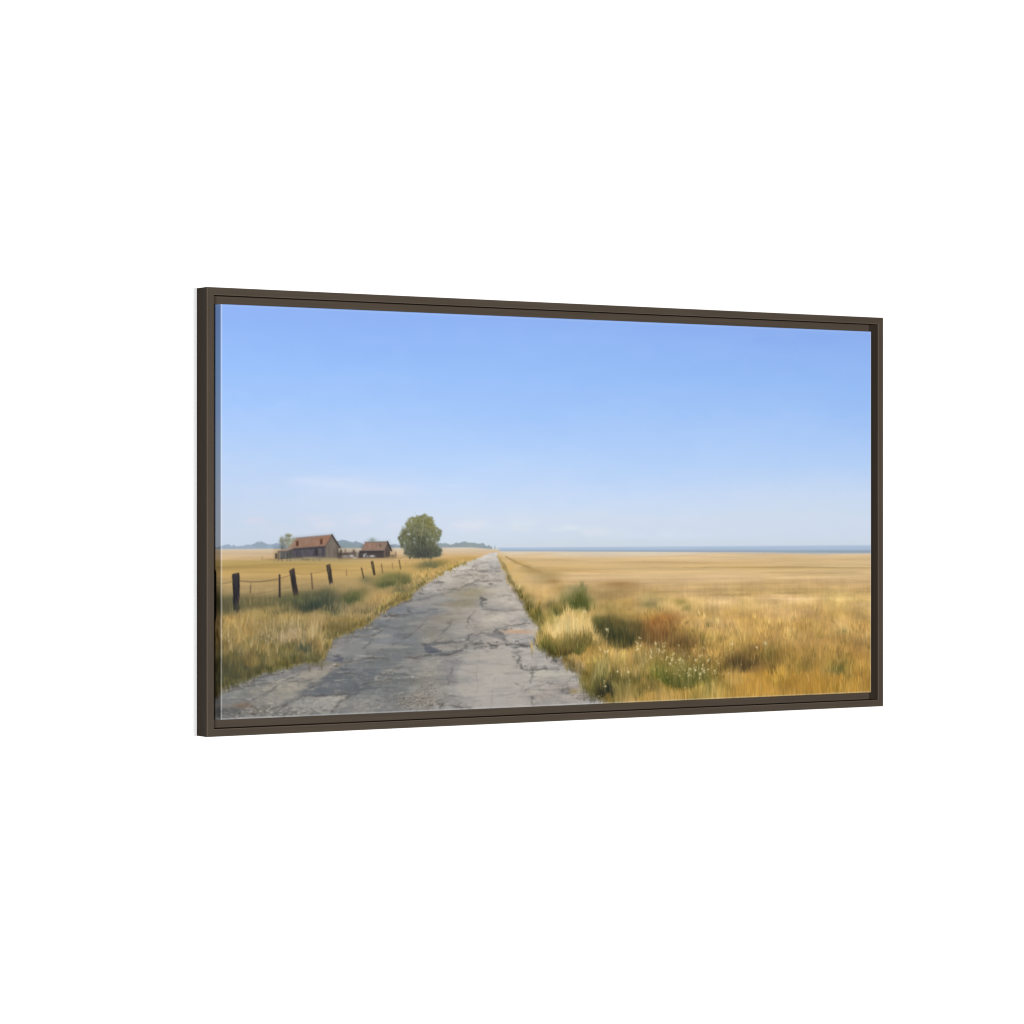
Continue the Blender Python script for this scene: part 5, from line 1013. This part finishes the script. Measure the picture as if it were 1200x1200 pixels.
def arc(cx, cy, r, a0, a1, k=4):
    return [(cx + r * math.cos(math.radians(a0 + (a1 - a0) * i / k)), cy + r * math.sin(math.radians(a0 + (a1 - a0) * i / k))) for i in range(k + 1)]


rr = .0007
lip_prof = arc(rr, rr, rr, 180, 270) + arc(LIP - rr, rr, rr, 270, 360) + [(LIP, DEPTH), (0, DEPTH)]
ledge_prof = [(LIP + .00002, LEDGE), (.030, LEDGE), (.030, DEPTH - .0005), (LIP + .00002, DEPTH - .0005)]
for ang, half, off in ((0, FW / 2, FH / 2), (180, FW / 2, FH / 2), (90, FH / 2, FW / 2), (270, FH / 2, FW / 2)):
    a = math.radians(ang)
    rail = link('frame_rail', rail_mesh('frame_rail', half, lip_prof), wood, thing, (math.sin(a) * off, 0, FH / 2 + math.cos(a) * off), (0, a, 0))
    rail.data.materials.append(wood_glint)
    rail.data.materials.append(wood_shaded)
    link('ledge', rail_mesh('ledge', half, ledge_prof), wood, rail)

# canvas: one sheet, printed face folded round the stretcher on all four sides
CWm, CHm = FW - 2 * INSET, FH - 2 * INSET
px = CWm / CW
u = (np.arange(PW) - M + .5) * px                       # along the sheet, metres from the left fold
v = (np.arange(PH) - M + .5) * px * (CHm / CH) / px


def fold(s, size, r=.0014):
    """sheet coordinate -> (position across the front, depth behind it), rounded over the fold"""
    s = np.where(s > size / 2, size - s, s)
    q = r * math.pi / 2
    t = (s + q / 2) / q                                 # 0..1 through the bend
    ang = np.clip(1 - t, 0, 1) * math.pi / 2
    pos = np.where(t >= 1, s + q / 2 - q + r, r - r * np.sin(ang))
    dep = np.where(t >= 1, 0, np.where(t <= 0, r - (s + q / 2), r - r * np.cos(ang)))
    return pos, dep


pu, du = fold(u, CWm); pv, dv = fold(v, CHm)
X = np.where(u > CWm / 2, CWm - pu, pu) - CWm / 2
Z = FH / 2 + CHm / 2 - np.where(v > CHm / 2, CHm - pv, pv)
co = np.empty((PH, PW, 3), np.float32)
co[..., 0] = X[None, :]
co[..., 1] = RECESS + np.minimum(np.maximum(du[None, :], dv[:, None]), LEDGE - RECESS)
co[..., 2] = Z[:, None]
idx = np.arange(PH * PW, dtype=np.int32).reshape(PH, PW)
quads = np.stack([idx[:-1, :-1], idx[1:, :-1], idx[1:, 1:], idx[:-1, 1:]], -1).reshape(-1, 4)
me = bpy.data.meshes.new('canvas')
me.vertices.add(PH * PW)
me.vertices.foreach_set('co', co.ravel())
me.loops.add(quads.size)
me.loops.foreach_set('vertex_index', quads.ravel())
me.polygons.add(len(quads))
me.polygons.foreach_set('loop_start', np.arange(0, quads.size, 4, dtype=np.int32))
me.polygons.foreach_set('use_smooth', np.ones(len(quads), bool))
me.update(calc_edges=True)
lin = np.where(img <= .04045, img / 12.92, ((img + .055) / 1.055) ** 2.4) * INK
ink = np.ones((PH, PW, 4), np.float32)
ink[..., :3] = np.clip(lin, 0, .95)
att = me.color_attributes.new('ink', 'FLOAT_COLOR', 'POINT')
att.data.foreach_set('color', ink.ravel())
canvas = link('canvas', me, printed, thing)

# ------------------------------------------------------------------ wall
bm = bmesh.new()
bmesh.ops.create_cube(bm, size=1)
for w in bm.verts:
    w.co = (w.co.x * 16, DEPTH + .0005 + (w.co.y + .5) * .12, 1.5 + w.co.z * 9)
wm = bpy.data.meshes.new('wall'); bm.to_mesh(wm); bm.free()
wall = link('wall', wm, paint)
wall['kind'] = 'structure'
wall['label'] = 'plain white wall behind the framed canvas'

# ------------------------------------------------------------------ light: a soft box in front and a broad one from the left
def lamp(name, ang, dist, sx, sy, power, dz=0.0):
    d = bpy.data.lights.new(name, 'AREA')
    d.shape = 'RECTANGLE'; d.size = sx; d.size_y = sy; d.energy = power
    o = bpy.data.objects.new(name, d); C.objects.link(o)
    a = math.radians(ang)
    o.location = (math.sin(a) * dist, -math.cos(a) * dist, HUNG + dz)
    o.rotation_euler = (math.radians(90) - math.atan2(dz, dist) , 0, a)
    return o


lamp('softbox', *LAMP)
lamp('softbox', *SIDE)
world = bpy.data.worlds.new('World')
bpy.context.scene.world = world
world.use_nodes = True
world.node_tree.nodes['Background'].inputs['Color'].default_value = (1, 1, 1, 1)
world.node_tree.nodes['Background'].inputs['Strength'].default_value = AMBIENT

# ------------------------------------------------------------------ camera
cam_d = bpy.data.cameras.new('camera')
cam = bpy.data.objects.new('camera', cam_d)
C.objects.link(cam)
cam_d.sensor_width = 36
cam_d.lens = 102.09
cam_d.clip_end = 100
TH = math.radians(32.2)
ox, oz = -.37159, 3.53711
cam.location = (-FW / 2 - (ox * math.cos(TH) + oz * math.sin(TH)), -(-ox * math.sin(TH) + oz * math.cos(TH)), HUNG)
cam.rotation_euler = (math.radians(90), 0, -TH)
sc = bpy.context.scene
sc.camera = cam
sc.render.engine = 'CYCLES'
sc.cycles.filter_width = 1.1
sc.render.resolution_x = sc.render.resolution_y = 1024
sc.view_settings.view_transform = 'Standard'
sc.view_settings.look = 'None'
sc.view_settings.exposure = 0
sc.view_settings.gamma = 1
